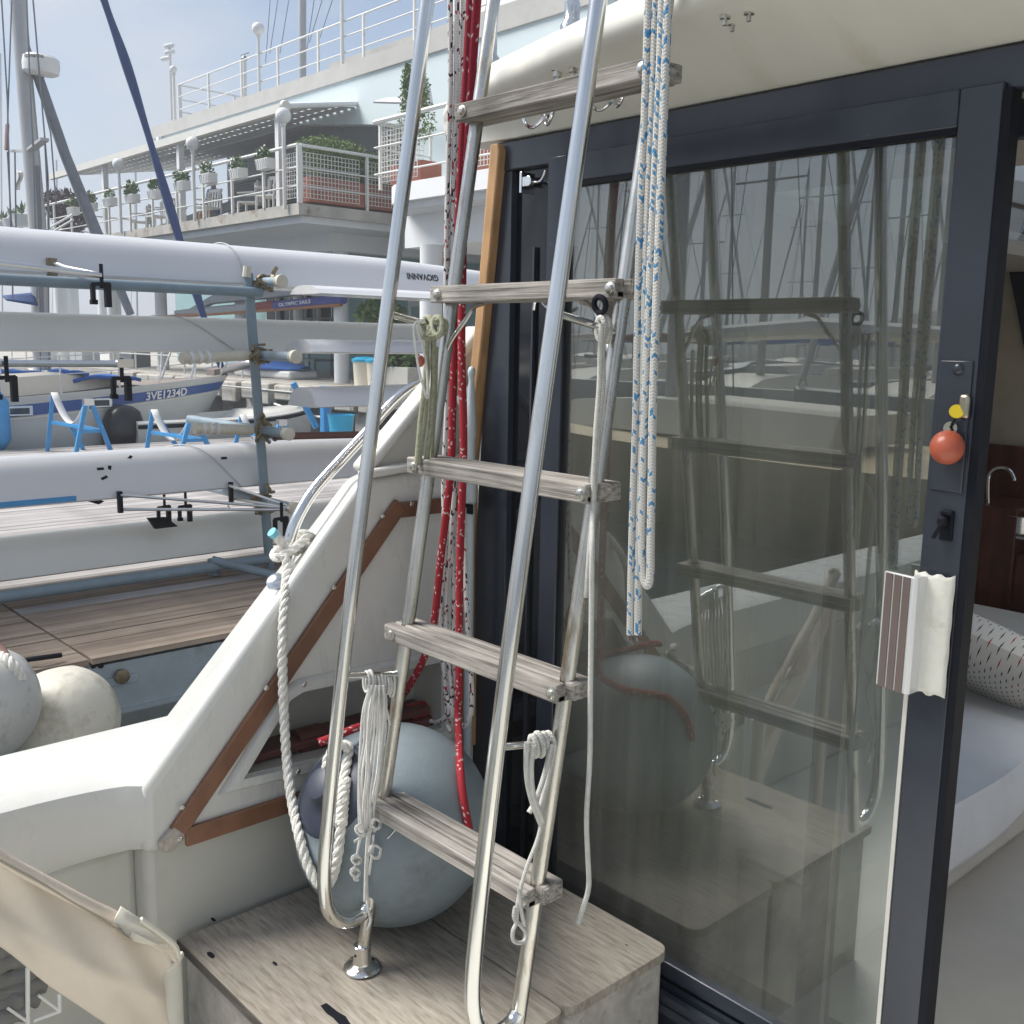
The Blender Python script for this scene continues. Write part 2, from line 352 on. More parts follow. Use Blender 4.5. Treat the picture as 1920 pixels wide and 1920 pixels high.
ROPEK = ropemat('white_black_braid', (.72,.69,.67), (.03,.02,.03), .90, 4, 170, .55, (.42,.03,.05))
ROPER = ropemat('red_braid', (.40,.028,.04), (.70,.55,.53), .925, 6, 250, .5)
ROPER2 = ropemat('dark_red_strap', (.27,.012,.03), (.5,.35,.36), .95, 5, 150, .5)
ROPEG = ropemat('olive_braid', (.50,.50,.36), (.40,.41,.27), .6, 4, 190, .5)
ROPEC = ropemat('white_braid', (.74,.73,.68), (.66,.65,.60), .6, 4, 210, .5)
CANVAS = mat('beige_canvas', (.72,.63,.52), .92, var=.08, vs=4, bump=.15, bs=400, dirt=(.55,.47,.36), dthr=.66, ds=3, spec=.2)
CANVAS2 = mat('pale_canvas_hem', (.68,.645,.55), .9, var=.06, vs=6, bump=.12, bs=400, spec=.2)
CLEAR = glassmat('clear_window', (.92,.94,.94), .04)
GLASS = glassmat('tinted_glass', (.56,.59,.53), .175, 1.7, .06)
DGLASS = mat('dark_glass', (.006,.008,.012), .06, var=.1, spec=.6)
GREYPVC = mat('grey_plastic', (.47,.52,.54), .42, var=.05)
WHITEP = mat('white_plastic', (.76,.76,.74), .4, var=.04)
ORANGE = mat('orange_float', (.42,.095,.05), .35, var=.12, vs=20)
YELLOW = mat('yellow_tag', (.75,.55,.02), .4, var=.05)
BRASS = mat('nickel_key', (.45,.40,.30), .3, 1, var=.1)
ALU = mat('aluminium', (.70,.70,.69), .3, 1, var=.06, vs=8)
ALUW = mat('anodised_aluminium', (.74,.74,.73), .4, .35, var=.05)
BROWNR = mat('brown_grip_strip', (.15,.115,.10), .6, var=.1)
SEALT = mat('white_tape', (.78,.76,.67), .6, var=.06, vs=18, bump=.3, bs=40, dirt=(.6,.57,.47), dthr=.62, ds=12)
SEAL = mat('pale_gasket', (.62,.61,.55), .5, var=.08)
REDP = mat('red_plastic', (.40,.035,.035), .4, var=.1)
REDB = mat('red_brown_leather', (.135,.048,.042), .5, var=.15, vs=20)
FABW = mat('white_cover', (.80,.80,.81), .95, var=.06, vs=6, bump=.25, bs=200, spec=.2)
FABC = mat('cream_upholstery', (.70,.66,.59), .8, var=.05, spec=.3)
SOLE = mat('interior_carpet', (.68,.62,.54), .85, var=.06)
MAHOG = wood('mahogany', ((.06,.018,.009),(.10,.03,.016),(.15,.05,.025)), (20, 20, 1.5), .35, .1)
DARKIN = mat('dark_lining', (.05,.04,.035), .7, var=.1)
CURT = mat('sheer_curtain', (.44,.44,.36), .9, var=.06)
# shore
HULLW = mat('shell_gelcoat', (.68,.68,.69), .2, var=.02, vs=2, rvar=.04)
HULLC = mat('shell_gelcoat_aged', (.70,.70,.655), .32, var=.04, vs=2, dirt=(.6,.55,.44), dthr=.66, ds=2)
HULLU = mat('shell_underside', (.50,.49,.48), .5, var=.06)
RACK = mat('blue_grey_pipe', (.20,.265,.31), .5, var=.12, vs=9, dirt=(.30,.30,.28), dthr=.66, ds=8)
CAPM = mat('yellowed_cap', (.62,.58,.47), .6, var=.1, vs=20)
RUST = mat('rusty_clamp', (.22,.18,.11), .55, .5, var=.4, vs=40)
RPIPE = mat('red_brown_pipe', (.16,.075,.06), .6, var=.2)
PLK1 = wood('brown_deck_plank', ((.17,.125,.09),(.32,.25,.19),(.44,.36,.29)), (22, .9, 20), .85, .5, 2.5, .16)
PLK2 = wood('grey_deck_plank', ((.22,.205,.195),(.35,.33,.32),(.46,.44,.43)), (22, .9, 20), .88, .5, 1.5, .14)
GALV = mat('galvanised', (.36,.42,.47), .5, .45, var=.12, vs=8, dirt=(.26,.30,.33), dthr=.58, ds=5)
BLUEP = mat('blue_paint', (.055,.29,.60), .45, var=.1, vs=12)
BLUEB = mat('blue_plastic', (.03,.38,.62), .4, var=.05)
WEB = mat('white_webbing', (.70,.69,.67), .8, var=.06)
WALLW = mat('white_render', (.72,.735,.74), .8, var=.05, vs=1.2, dirt=(.60,.60,.57), dthr=.66, ds=1.5)
WALLB = mat('pale_blue_render', (.59,.68,.70), .8, var=.03, vs=.8, dirt=(.5,.6,.61), dthr=.66, ds=1)
WALLG = mat('grey_render', (.62,.64,.65), .8, var=.05)
WALLD = mat('shaded_blue_grey_wall', (.48,.54,.58), .8, var=.05)  # shade behind the awning is put into this darker wall colour
WALLT = mat('teal_render', (.25,.40,.42), .8, var=.06, vs=1)
CONC = mat('old_concrete', (.42,.40,.36), .9, var=.2, vs=2, dirt=(.22,.16,.10), dthr=.56, ds=2.2, bump=.6, bs=6)
CONC2 = mat('parapet_concrete', (.46,.455,.43), .9, var=.1, vs=2, dirt=(.36,.35,.32), dthr=.58, ds=2)
RAILW = mat('white_rail_paint', (.68,.68,.655), .5, var=.06, dirt=(.38,.26,.15), dthr=.64, ds=4)
AWN = mat('grey_awning', (.50,.51,.53), .85, var=.06)
AWNB = mat('awning_bar', (.66,.65,.60), .5, var=.05)
GLOBE = mat('opal_globe', (.72,.72,.71), .3, var=.02)
TERRA = mat('terracotta', (.36,.13,.085), .8, var=.15, vs=6)
LEAF = mat('leaf_green', (.08,.145,.04), .6, var=.45, vs=5)
LEAF2 = mat('pale_leaf', (.15,.22,.065), .6, var=.45, vs=5)
LEAF3 = mat('purple_leaf', (.05,.022,.032), .6, var=.4, vs=5)
FLOWER = mat('white_petal', (.75,.75,.68), .7, var=.05)
STEM = mat('stem', (.09,.06,.035), .9)
WINM = mat('window_glass', (.03,.045,.055), .08, var=.2, vs=2)
SLAT = mat('grey_slat', (.36,.38,.40), .7, var=.06)
MAST = mat('mast_alloy', (.44,.445,.45), .42, .3, var=.05)
WIRE = mat('rigging_wire', (.20,.21,.23), .4, .6)
BHULL = mat('boat_grey_white', (.55,.565,.54), .35, var=.04, vs=1)
BBAND = mat('boat_blue_band', (.028,.085,.29), .35, var=.05)
SAILB = mat('navy_sail_cover', (.035,.07,.19), .8, var=.15, vs=6)
SAILG = mat('grey_sail_cover', (.20,.22,.25), .8, var=.15, vs=6)
BCABIN = mat('boat_cream', (.68,.64,.54), .4, var=.04)
TEAKD = mat('boat_teak_deck', (.23,.19,.17), .8, var=.15, vs=6)
BCLOTH = mat('bright_blue_cloth', (.025,.12,.42), .8, var=.12)
OUTB = mat('outboard_black', (.012,.013,.016), .3, var=.2)
DINGW = mat('dinghy_white', (.68,.67,.62), .5, var=.06)
BOOM = mat('orange_spar', (.36,.15,.06), .5, var=.15)
TXTW = mat('white_lettering', (.76,.76,.74), .6, var=.02)
TXTK = mat('dark_lettering', (.02,.02,.025), .6, var=.02)
FENDW = mat('dirty_white_fender', (.60,.575,.49), .5, var=.1, vs=3, dirt=(.36,.33,.26), dthr=.52, ds=5, bump=.5, bs=14)
FENDG = mat('grey_white_fender', (.50,.50,.48), .5, var=.12, vs=4, dirt=(.27,.265,.25), dthr=.54, ds=6, bump=.4, bs=14)
HILL = mat('tree_line', (.035,.05,.04), .9, var=.3, vs=.4)
OCHRE = mat('ochre_hull', (.58,.45,.25), .4, var=.08)
REDSAIL = mat('dark_red_cover', (.12,.015,.015), .8)
SKIN = mat('skin', (.45,.27,.19), .6)
SHIRT = mat('blue_shirt', (.09,.20,.40), .9)
def watermat():
    m = bpy.data.materials.new('harbour_water'); m.use_nodes = True; t = m.node_tree; N = t.nodes.new; K = t.links.new; b = t.nodes['Principled BSDF']
    b.inputs['Base Color'].default_value = (.008,.028,.045,1); b.inputs['Roughness'].default_value = .06; b.inputs['IOR'].default_value = 1.33
    tc = N('ShaderNodeTexCoord'); n = N('ShaderNodeTexNoise'); n.inputs['Scale'].default_value = 2.2; n.inputs['Detail'].default_value = 4; K(tc.outputs['Object'], n.inputs['Vector'])
    bp = N('ShaderNodeBump'); bp.inputs['Strength'].default_value = .5; bp.inputs['Distance'].default_value = .08; K(n.outputs['Fac'], bp.inputs['Height']); K(bp.outputs['Normal'], b.inputs['Normal']); return m
WATER = watermat()
# ================================================================ the setting: water
mb = MB(); mb.box((-420, -420, -6), (420, 420, -.7)); setp(mb.build('harbour_water', WATER, smooth=0), None, None, None, 'structure')
# ================================================================ motor yacht
BY = 1.70                                   # plane of the saloon bulkhead
yacht = thing('motor_yacht', 'white motor yacht whose cockpit fills the foreground, dark framed sliding glass door', 'yacht', (-1.2, 1.7, -.3))
# side deck and coaming (runs fore and aft on the port side)
sec = [(-2.36, -.75), (-2.40, .40), (-2.385, .455), (-2.335, .475), (-2.11, .475), (-2.075, .46), (-2.066, .43), (-2.066, .325), (-2.08, .295), (-2.14, .28), (-2.14, -.30), (-2.3, -.75)]
m = MB(); rings = []
for y in (-1.7, -.5, .3, .55, .62, .67, .71, .745, .775, .80, .812):
    t_ = max(0, min(1, (y-.55)/.25)); d_ = .063*(1-sqrt(max(0, 1-t_*t_)))
    rings.append([V((x + (d_ if x > -2.12 else d_*.5 if x > -2.2 else 0), y + (t_**3)*max(0, -2.05-x)*.75, z + (.02*t_ if .2 < z < .34 else 0))) for x, z in sec])
m.loft(rings); m.build('coaming', GEL, yacht, smooth=45)
m = MB(); m.prism([V((x, .91, z)) for x, z in sec[:3]] + [V((-2.335, .91, .46)), V((-2.2, .91, .4)), V((-2.2, .91, -.75))], (0, 9, 0)); m.build('hull_side', GEL, yacht)
# cockpit wall below the coaming
m = MB(); m.box((-2.16, -1.7, -.3), (-2.075, .82, .31)); m.box((-2.16, .815, -.3), (-2.02, 1.72, .33)); m.build('cockpit_wall', INNER, yacht, bevel=.02, seg=3)
m = MB(); m.box((-2.4, -1.7, -.36), (1.6, 1.72, -.3)); m.build('cockpit_sole', CREAM, yacht)
# aft end of the cockpit and starboard side (seen mirrored in the glass)
m = MB(); m.box((-2.35, -1.72, -.75), (1.6, -1.35, .47)); m.box((1.25, -1.34, -.75), (1.6, 9.5, .47)); m.build('aft_coaming', GEL, yacht, bevel=.03, seg=3)
for cx in (-1.55, .6):
    m = MB(); m.tube(smoothpath([(cx-.12, -1.53, .51), (cx-.06, -1.53, .535), (cx+.06, -1.53, .535), (cx+.12, -1.53, .51)], 4), .012, 8); m.lathe((cx-.05, -1.53, .47), (0,0,1), [(.03,0),(.018,.02),(.015,.06)], 10); m.lathe((cx+.05, -1.53, .47), (0,0,1), [(.03,0),(.018,.02),(.015,.06)], 10)
    m.build('mooring_cleat', STEEL, yacht)
# diagonal wing with its triangular locker opening
XI, XO = -2.0, -2.27
hole = [sX(x, y, XI) for x, y in ((456,1453),(541,1311),(563,1297),(828,1240),(828,1366))]
inn = [V((XI, .80, .305)), V((XI, .80, .455)), V((XI, 1.36, 1.075)), V((XI, BY+.02, 1.10)), V((XI, BY+.02, .305))]
m = MB(); P2 = [inn, hole]; tr = tessellate_polygon(P2); m.add(inn+hole, [tuple(t) for t in tr])
oA, oB = sX(309, 1342, XO), sX(655, 890, XO); outp = [V((XO, .84, .305)), oA, oB, V((XO, BY+.02, oB.z+.01)), V((XO, BY+.02, .305))]
n = 5; m.add(inn+outp, [(i, (i+1) % n, n+(i+1) % n, n+i) for i in range(n)]); m.add(outp, [(4,3,2,1,0)])
wing = m.build('side_wing', GEL, yacht, smooth=0, fix=False)
import bmesh
bm = bmesh.new(); bm.from_mesh(wing.data); bmesh.ops.remove_doubles(bm, verts=bm.verts, dist=.0005); bmesh.ops.recalc_face_normals(bm, faces=bm.faces); bm.to_mesh(wing.data); bm.free()
q = wing.modifiers.new('bevel', 'BEVEL'); q.width = .028; q.segments = 4; q.limit_method = 'ANGLE'; q.angle_limit = radians(30); q.harden_normals = False
wing.data.polygons.foreach_set('use_smooth', [True]*len(wing.data.polygons)); wing.data.set_sharp_from_angle(angle=radians(50))
# locker lining and raised lip
m = MB(); nb = [V((XI-.12, p.y, p.z)) for p in hole]; hn = len(hole)
m.add(hole+nb, [(i, (i+1) % hn, hn+(i+1) % hn, hn+i) for i in range(hn)]); m.add(nb, [tuple(range(hn))]); m.build('locker_lining', INNER, yacht, fix=False, smooth=0)
o1 = inset(hole, -.032, 0); o2 = inset(hole, -.024, 0); o3 = inset(hole, -.004, 0)
m = MB(); m.loft([[p + V((.001,0,0)) for p in o1], [V((XI+.016, p.y, p.z)) for p in o2], [V((XI+.016, p.y, p.z)) for p in o3], [V((XI-.01, p.y, p.z)) for p in hole]], caps=False); m.build('locker_lip', GEL, yacht, smooth=60, fix=False)
lo, hi = hole[0], hole[4]
# upper extension of the wing up to the cabin side
a1, a2 = sX(692, 884, -2.02), sX(893, 634, -2.02)
m = MB(); m.prism([V((-2.02, a1.y, a1.z)), V((-2.02, a2.y, a2.z)), V((-2.02, BY+.03, a2.z-.02)), V((-2.02, BY+.03, a1.z))], (-.045, 0, 0)); m.build('wing_upper_panel', INNER, yacht, bevel=.006)
m = MB(); e0, e1 = V((-2.042, a1.y-.01, a1.z+.0)), V((-2.042, a2.y+.02, a2.z+.025)); m.bar(e0, e1, .065, .028); m.build('wing_upper_edge', GEL, yacht, bevel=.012, seg=3)
m = MB(); m.bar((-2.004, 1.36, 1.083), (-2.004, BY+.0, 1.105), .03, .022); m.build('wing_ledge', GEL, yacht, bevel=.008)
# teak trim of the wing
def plank_bar(p, q_, w, t, name='teak_trim', mm=TEAKV, off=.008):
    m = MB(); p = V(p); q_ = V(q_); d = (q_-p).normalized(); s_ = d.cross(V((1,0,0)))*w/2
    for a in (p, q_):
        pass
    x0, x1 = XI+.0005, XI+off+.006
    m.add([V((x,)+tuple(k)[1:]) for x in (x0, x1) for k in (p-s_, q_-s_, q_+s_, p+s_)], [(3,2,1,0),(4,5,6,7),(0,1,5,4),(1,2,6,5),(2,3,7,6),(3,0,4,7)]); return m.build(name, mm, yacht, bevel=.003)
dg0, dg1 = sX(318, 1574, XI), sX(738, 958, XI)
t1 = plank_bar(dg0 + (dg1-dg0).normalized()*.02, dg1 + (dg1-dg0).normalized()*.022, .041, .014)
t2 = plank_bar(sX(734, 957, XI)+V((0,0,.0)), V((XI, 1.66, sX(742, 957, XI).z)), .038, .014, off=.0065)
t3 = plank_bar(sX(345, 1568, XI), V((XI, 1.60, sX(345, 1568, XI).z)), .043, .014, off=.0065)
m = MB(); m.prism([sX(x, y, XI) for x, y in ((294,1577),(295,1590),(304,1595),(320,1593),(343,1560),(322,1546))], (.0155,0,0)); m.build('worn_trim_end', mat('worn_teak', (.42,.38,.33), .7, var=.25, vs=60), yacht, bevel=.004)
for px, py in ((342,1514),(500,1290),(627,1102),(718,968),(772,945),(338,1574),(571,1283),(559,1447)):
    c = sX(px, py, XI+.016); m = MB(); m.lathe(c, (1,0,0), [(.0065,-.002),(.0065,.001),(.004,.003)], 10); m.build('screw', TARN, yacht)
# stainless grab rail on the wing, with its foot
gp = [sX(x, y, -2.11) for x, y in ((536,1050),(542,1022),(550,990),(566,955),(592,915),(640,862),(690,808),(724,768),(755,740),(787,723),(830,711),(880,700))]
m = MB(); m.tube(smoothpath(gp, 5), .0145, 14); m.build('grab_rail', STEEL, yacht)
m = MB(); c = sX(518, 1092, -2.06); m.lathe(c, (.45,-.55,.7), [(.022,0),(.022,.006),(.012,.012)], 16); m.build('rail_foot', STEEL, yacht)
# saloon bulkhead: dark frame
m = MB(); m.prism([V((x, BY+.004, z)) for x, z in ((-1.868,-.02),(-1.868,1.80),(-1.905,1.80),(-1.965,1.2),(-1.985,.9),(-1.99,-.02))], (0, .026, 0)); m.box((-1.925, BY+.002, 1.80), (.3, BY+.032, 1.868)); m.build('door_frame', NAVY, yacht, bevel=.004)
m = MB(); m.box((-1.868, BY+.022, -.02), (-1.73, BY+.034, 1.80)); m.build('dark_side_pane', DGLASS, yacht)
m = MB(); m.box((-1.80, BY+.012, -.02), (-1.794, BY+.0215, 1.62)); m.box((-1.745, BY+.008, -.02), (-1.735, BY+.0215, 1.80)); m.build('frame_bead', NAVY, yacht)
m = MB(); m.box((-2.0, BY-.02, -.3), (.6, BY+.06, -.045)); m.build('sill_riser', NAVY, yacht)
m = MB()
for k, (y0, y1, z1) in enumerate(((BY-.045, BY-.03, -.018), (BY-.02, BY-.008, -.012), (BY+.004, BY+.014, -.006), (BY+.05, BY+.062, -.006), (BY+.09, BY+.12, -.004))): m.box((-1.98, y0, -.045), (.6, y1, z1))
m.box((-1.98, BY-.05, -.06), (.6, BY+.13, -.04)); m.build('door_track', NAVY, yacht)
wj = [(-1.913, 1.862), (-1.888, 1.862), (-1.881, 1.845), (-1.935, 1.40), (-1.985, 1.08), (-1.99, .6), (-2.02, .6), (-2.02, 1.08), (-1.968, 1.40)]
m = MB(); m.prism([V((x-.008, BY-.02, z)) for x, z in wj], (0, .04, 0)); m.build('honey_wood_jamb', JAMB, yacht, bevel=.004)
m = MB(); m.box((-1.998, BY-.03, .33), (-1.975, BY+.02, .62)); m.build('lower_wood_jamb', JAMB, yacht, bevel=.003)
m = MB(); m.box((-.899, 7.16, .951), (.9, 7.166, 1.80)); m.build('added_windscreen', CLEAR, yacht)  # unseen forward window, added to let more light into the saloon
# sliding door
sdoor_m = MB(); y0, y1 = BY-.012, BY+.02
sdoor_m.box((-1.73, y0, -.002), (-1.672, y1, 1.812)); sdoor_m.box((-.792, y0, -.002), (-.722, y1, 1.812)); sdoor_m.box((-1.672, y0, 1.752), (-.792, y1, 1.812)); sdoor_m.box((-1.672, y0, -.002), (-.792, y1, .035))
sdoor = sdoor_m.build('sliding_door', NAVY, yacht, bevel=.003)
m = MB(); m.box((-1.674, BY+.002, .033), (-.79, BY+.010, 1.754)); m.build('glass_pane', GLASS, sdoor)
m = MB(); m.box((-.721, y0-.002, 0), (-.708, y1+.002, 1.80)); m.build('edge_gasket', BLACK, sdoor)
m = MB(); m.box((-1.672, y0+.002, 1.742), (-.792, y0+.009, 1.752)); m.box((-1.676, y0+.002, .03), (-1.668, y0+.009, 1.75)); m.build('glazing_bead', BLACK, sdoor)
m = MB(); m.box((-.800, y0-.001, .035), (-.7925, y0+.012, .815)); m.build('pale_glazing_strip', SEAL, sdoor)
m = MB(); m.box((-.785, y0-.004, 1.165), (-.730, y0+.001, 1.382)); m.build('lock_plate', NAVY, sdoor, bevel=.002)
c = sY(1797, 692, y0-.003); m = MB(); m.ball(c, .0105, 12, (1,.7,1)); m.build('bolt_head', NAVY, sdoor)
# T-shaped latch
c = sY(1776, 985, y0); m = MB(); m.box(c+V((-.011,-.004,-.026)), c+V((.011,.002,.026))); m.lathe(c+V((-.003,-.003,.008)), (0,-1,0), [(.009,0),(.009,.012),(.006,.016)], 12); m.bar(c+V((-.003,-.014,.006)), c+V((-.014,-.018,-.022)), .009, .007); m.box(c+V((-.01,-.010,.018)), c+V((.01,-.003,.026))); m.build('door_latch', BLACK, sdoor, bevel=.0015)
# pull handle: taped backing and ribbed grip
q1, q2, q3, q4 = sY(1713, 1067, y0), sY(1786, 1075, y0), sY(1757, 1288, y0), sY(1688, 1282, y0)
h0, h1 = q4.z, q1.z
m = MB(); m.grid(lambda u, v: V((-.795+.069*u, y0-.006-.010*sin(pi*u)**.6 - .0012*sin(23*v+9*u), h0+(h1-h0)*v + .003*sin(17*u+3*v)*(1 if v > .99 or v < .01 else 0))), 10, 24); m.build('taped_backing', SEALT, sdoor, solid=.004)
f0_, f1_ = V((-.836, y0-.036, h0)), V((-.776, y0-.048, h0))
m = MB(); m.prism([f0_, f1_, f1_+V((.006,.004,0)), V((-.768, y0-.014, h0)), V((-.756, y0-.006, h0)), V((-.785, y0-.002, h0)), V((-.786, y0-.036, h0)), f0_+V((.001,.006,0))], (0, 0, h1-h0-.004)); grip = m.build('pull_handle', ALUW, sdoor, bevel=.0012)
nrm = V((-.012, -.060, 0)).normalized()
for k in range(3):
    m = MB(); d = (f1_-f0_)*.23; c = f0_.lerp(f1_, .19+.29*k)
    m.prism([c-d/2+nrm*.0002, c+d/2+nrm*.0002, c+d/2+nrm*.0016, c-d/2+nrm*.0016], (0, 0, h1-h0-.006)); m.build('grip_strip', BROWNR, sdoor)
# second, inner door leaf and its stile
in_m = MB(); in_m.box((-1.02, BY+.07, -.002), (-.955, BY+.10, 1.80)); in_m.box((-.955, BY+.07, 1.74), (-.1, BY+.10, 1.80)); in_m.box((-.955, BY+.07, -.002), (-.74, BY+.1, .035)); inner = in_m.build('inner_door_leaf', NAVY, yacht, bevel=.003)
m = MB(); m.box((-.957, BY+.066, .03), (-.951, BY+.072, 1.75)); m.build('pale_gasket_line', SEAL, inner)
# hold-open hook on the dark pane
c = sY(990, 342, BY+.004); m = MB(); m.box(c+V((-.026,-.004,-.022)), c+V((-.018,.018,.026))); m.box(c+V((-.018,-.002,-.008)), c+V((.010,.012,.014))); m.lathe(c+V((.006,-.004,.002)), (0,-1,0), [(.012,-.01),(.012,.004)], 14)
m.tube(smoothpath([c+V((.014,0,.0)), c+V((.034,0,-.002)), c+V((.05,-.002,.004)), c+V((.062,-.004,.02))], 5), .003, 8); m.build('hold_open_hook', CHROME, yacht, bevel=.001)
# key, tags and float
ky = y0-.012
keyset = thing('key_float', 'orange ball float on a key hanging from the door lock', 'key float', sY(1776, 866, ky))
m = MB(); c = sY(1807, 765, ky); m.box(c+V((-.009,-.003,-.018)), c+V((.009,.008,.022))); m.build('key', BRASS, keyset, bevel=.006, seg=3)
m = MB(); c = sY(1793, 772, ky-.006); m.lathe(c, (.75,-1,.45), [(.0115,0),(.0115,.003)], 14); m.build('yellow_tag', YELLOW, keyset)
m = MB(); c = sY(1782, 803, ky-.004); m.lathe(c, (.2,-1,.1), [(.011,0),(.011,.002)], 14); m.build('key_disc', BRASS, keyset)
m = MB(); p = [sY(x, y, ky-.008) for x, y in ((1792,783),(1788,790),(1783,800),(1785,812),(1772,815),(1764,824),(1762,836))]; m.tube(smoothpath(p, 5), .0016, 6)
for k in smoothpath(p, 2): m.ball(k, .0026, 6)
m.build('chain', BLACK, keyset)
m = MB(); c = sY(1776, 839, ky-.014); m.ball(c, .0275, 24, (1,1,1.03)); m.build('float_ball', ORANGE, keyset)
m = MB(); m.ball(sY(1780, 866, ky-.014), .004, 8); m.build('end_bead', BRASS, keyset)
# flybridge overhang
lipz = [(-2.16, 1.76), (-2.145, 1.71), (-2.09, 1.672), (-1.99, 1.635), (-1.868, 1.605), (-1.58, 1.535), (-1.39, 1.485), (-1.2, 1.452), (-1.09, 1.425), (-.8, 1.37), (-.3, 1.31), (.4, 1.28), (1.2, 1.29)]
rings = []
for x, y in lipz:
    f = {-2.16: .2, -2.145: .48, -2.09: .78, -1.99: .95}.get(x, 1)
    rg_ = [V((x, BY+.03, 1.869)), V((x, BY-.005, 1.872)), V((x, min(y+.10, BY-.008), 1.935 if y < 1.6 else 1.915)), V((x, min(y+.02, BY-.01), 1.948)), V((x, min(y+.002, BY-.012), 1.962)), V((x, min(y, BY-.012), 1.985)), V((x, y+.035, 2.03)), V((x, y+.075, 2.052)), V((x, y+.16, 2.065)), V((x, BY+.6, 2.07)), V((x, BY+.6, 1.869))]
    rings.append([V((p.x, p.y + (1-f)*.05, 1.955+(p.z-1.955)*f)) for p in rg_])
m = MB(); m.loft(rings); m.build('flybridge_overhang', CREAM, yacht, smooth=50)
for px, py in ((973,122),(1021,97)):
    c = sZ(px, py, 2.02); m = MB(); m.lathe(c + V((0,.03,0)), (-.1,-.85,.45), [(.012,0),(.012,.03),(.006,.031),(.006,.02)], 12); m.build('overhang_bung', INNER, yacht)
for px, py in ((1045,137),(1075,128),(1360,26),(1374,38),(1405,18)):
    c = sZ(px, py, 1.945); m = MB(); m.lathe(c + V((0,0,.014)), (0,0,-1), [(.013,0),(.013,.010),(.009,.011),(.009,.022),(.004,.023),(.004,.032)], 10); m.build('nut_and_washer', TARN, yacht)
for px, py in ((1016,228),(1145,194)):
    c = sY(px, py, BY-.055); m = MB(); m.lathe(c+V((0,.012,.016)), (0,-.3,-1), [(.014,-.01),(.012,.002),(.006,.006)], 10)
    for s_ in (-1, 1): m.tube(smoothpath([c+V((0,.01,.012)), c+V((s_*.014,.0,-.004)), c+V((s_*.026,-.008,-.01)), c+V((s_*.04,-.012,.0)), c+V((s_*.046,-.012,.014))], 5), [.0042]*20+[.005], 8); m.ball(c+V((s_*.046,-.012,.015)), .006, 8)
    m.build('coat_hook', CHROME, yacht)
c = sY(1020, 571, BY-.03); m = MB(); m.tube(smoothpath([c+V((-.03,-.004,-.012)), c+V((-.024,-.004,.008)), c+V((-.008,0,.006)), c+V((.02,0,-.012)), c+V((.045,0,-.006))], 5), .004, 8); m.build('coat_hook', CHROME, yacht)
for px, py, y_ in ((919,112,1.66),(1072,48,1.60)):
    b = sY(px, py, y_); m = MB(); m.tube([b, b+V((.02 if px < 1000 else 0, .02, .75))], .0135, 12); m.lathe(b, (0,0,1), [(.024,-.02),(.024,.0),(.016,.012),(.016,.045)], 14); m.build('flybridge_stanchion', STEEL, yacht)
# interior of the saloon
m = MB(); m.box((-1.94, BY+.034, -.09), (.9, 2.05, -.05)); m.box((-2.3, 2.051, -.09), (.9, 7.2, -.05)); m.build('saloon_floor', SOLE, yacht)
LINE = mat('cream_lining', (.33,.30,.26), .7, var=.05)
m = MB()
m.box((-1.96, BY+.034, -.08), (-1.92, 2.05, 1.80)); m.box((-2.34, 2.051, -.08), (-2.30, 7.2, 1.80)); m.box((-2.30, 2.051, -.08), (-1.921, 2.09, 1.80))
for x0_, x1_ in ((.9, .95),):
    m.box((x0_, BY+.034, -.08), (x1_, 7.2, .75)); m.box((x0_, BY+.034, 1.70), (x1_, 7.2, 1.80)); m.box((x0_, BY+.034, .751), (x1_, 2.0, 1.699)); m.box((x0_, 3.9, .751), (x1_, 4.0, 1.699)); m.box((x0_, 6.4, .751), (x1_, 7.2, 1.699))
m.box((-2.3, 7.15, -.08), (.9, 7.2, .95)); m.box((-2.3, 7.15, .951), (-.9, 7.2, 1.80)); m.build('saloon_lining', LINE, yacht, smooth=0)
for x0_ in (.92,):
    for ya_, yb_ in ((2.0, 3.9), (4.0, 6.4)): m = MB(); m.box((x0_, ya_, .75), (x0_+.006, yb_, 1.70)); m.build('saloon_window', CLEAR, yacht)
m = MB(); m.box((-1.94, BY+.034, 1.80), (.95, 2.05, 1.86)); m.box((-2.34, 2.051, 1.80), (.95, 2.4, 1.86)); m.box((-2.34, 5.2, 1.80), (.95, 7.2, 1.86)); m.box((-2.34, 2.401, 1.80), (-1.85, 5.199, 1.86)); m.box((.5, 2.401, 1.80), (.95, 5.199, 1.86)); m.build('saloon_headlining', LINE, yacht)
m = MB(); m.box((-1.85, 2.4, 1.845), (.5, 5.2, 1.852)); m.build('added_hatch_pane', CLEAR, yacht)  # hatch added out of view so daylight reaches the settee
m = MB(); m.grid(lambda u, v: V((-1.70+.46*u, BY+.16+.024*sin(u*31+.5*sin(u*7))+.012*sin(u*71+1)+.01*sin(9*u)*(1-v), -.03+1.79*v)), 110, 6); m.build('sheer_curtain', CURT, yacht, solid=.002)
m = MB(); p = sY(1862, 560, 5.6); m.box((p.x-.02, 5.6, .6), (p.x+.9, 5.64, 1.8)); m.build('galley_bulkhead', mat('galley_panel', (.42,.36,.28), .6), yacht)
m = MB(); m.prism([sY(1889,480,5.59), sY(1960,380,5.59), sY(1960,655,5.59), sY(1925,660,5.59)], (0,-.02,0)); m.build('cabin_window', DGLASS, yacht)
m = MB(); a, b = sY(1800, 828, 5.55), sY(2000, 940, 5.55); m.box((a.x, 5.55, b.z-.12), (b.x, 5.59, a.z)); m.build('galley_back', MAHOG, yacht)
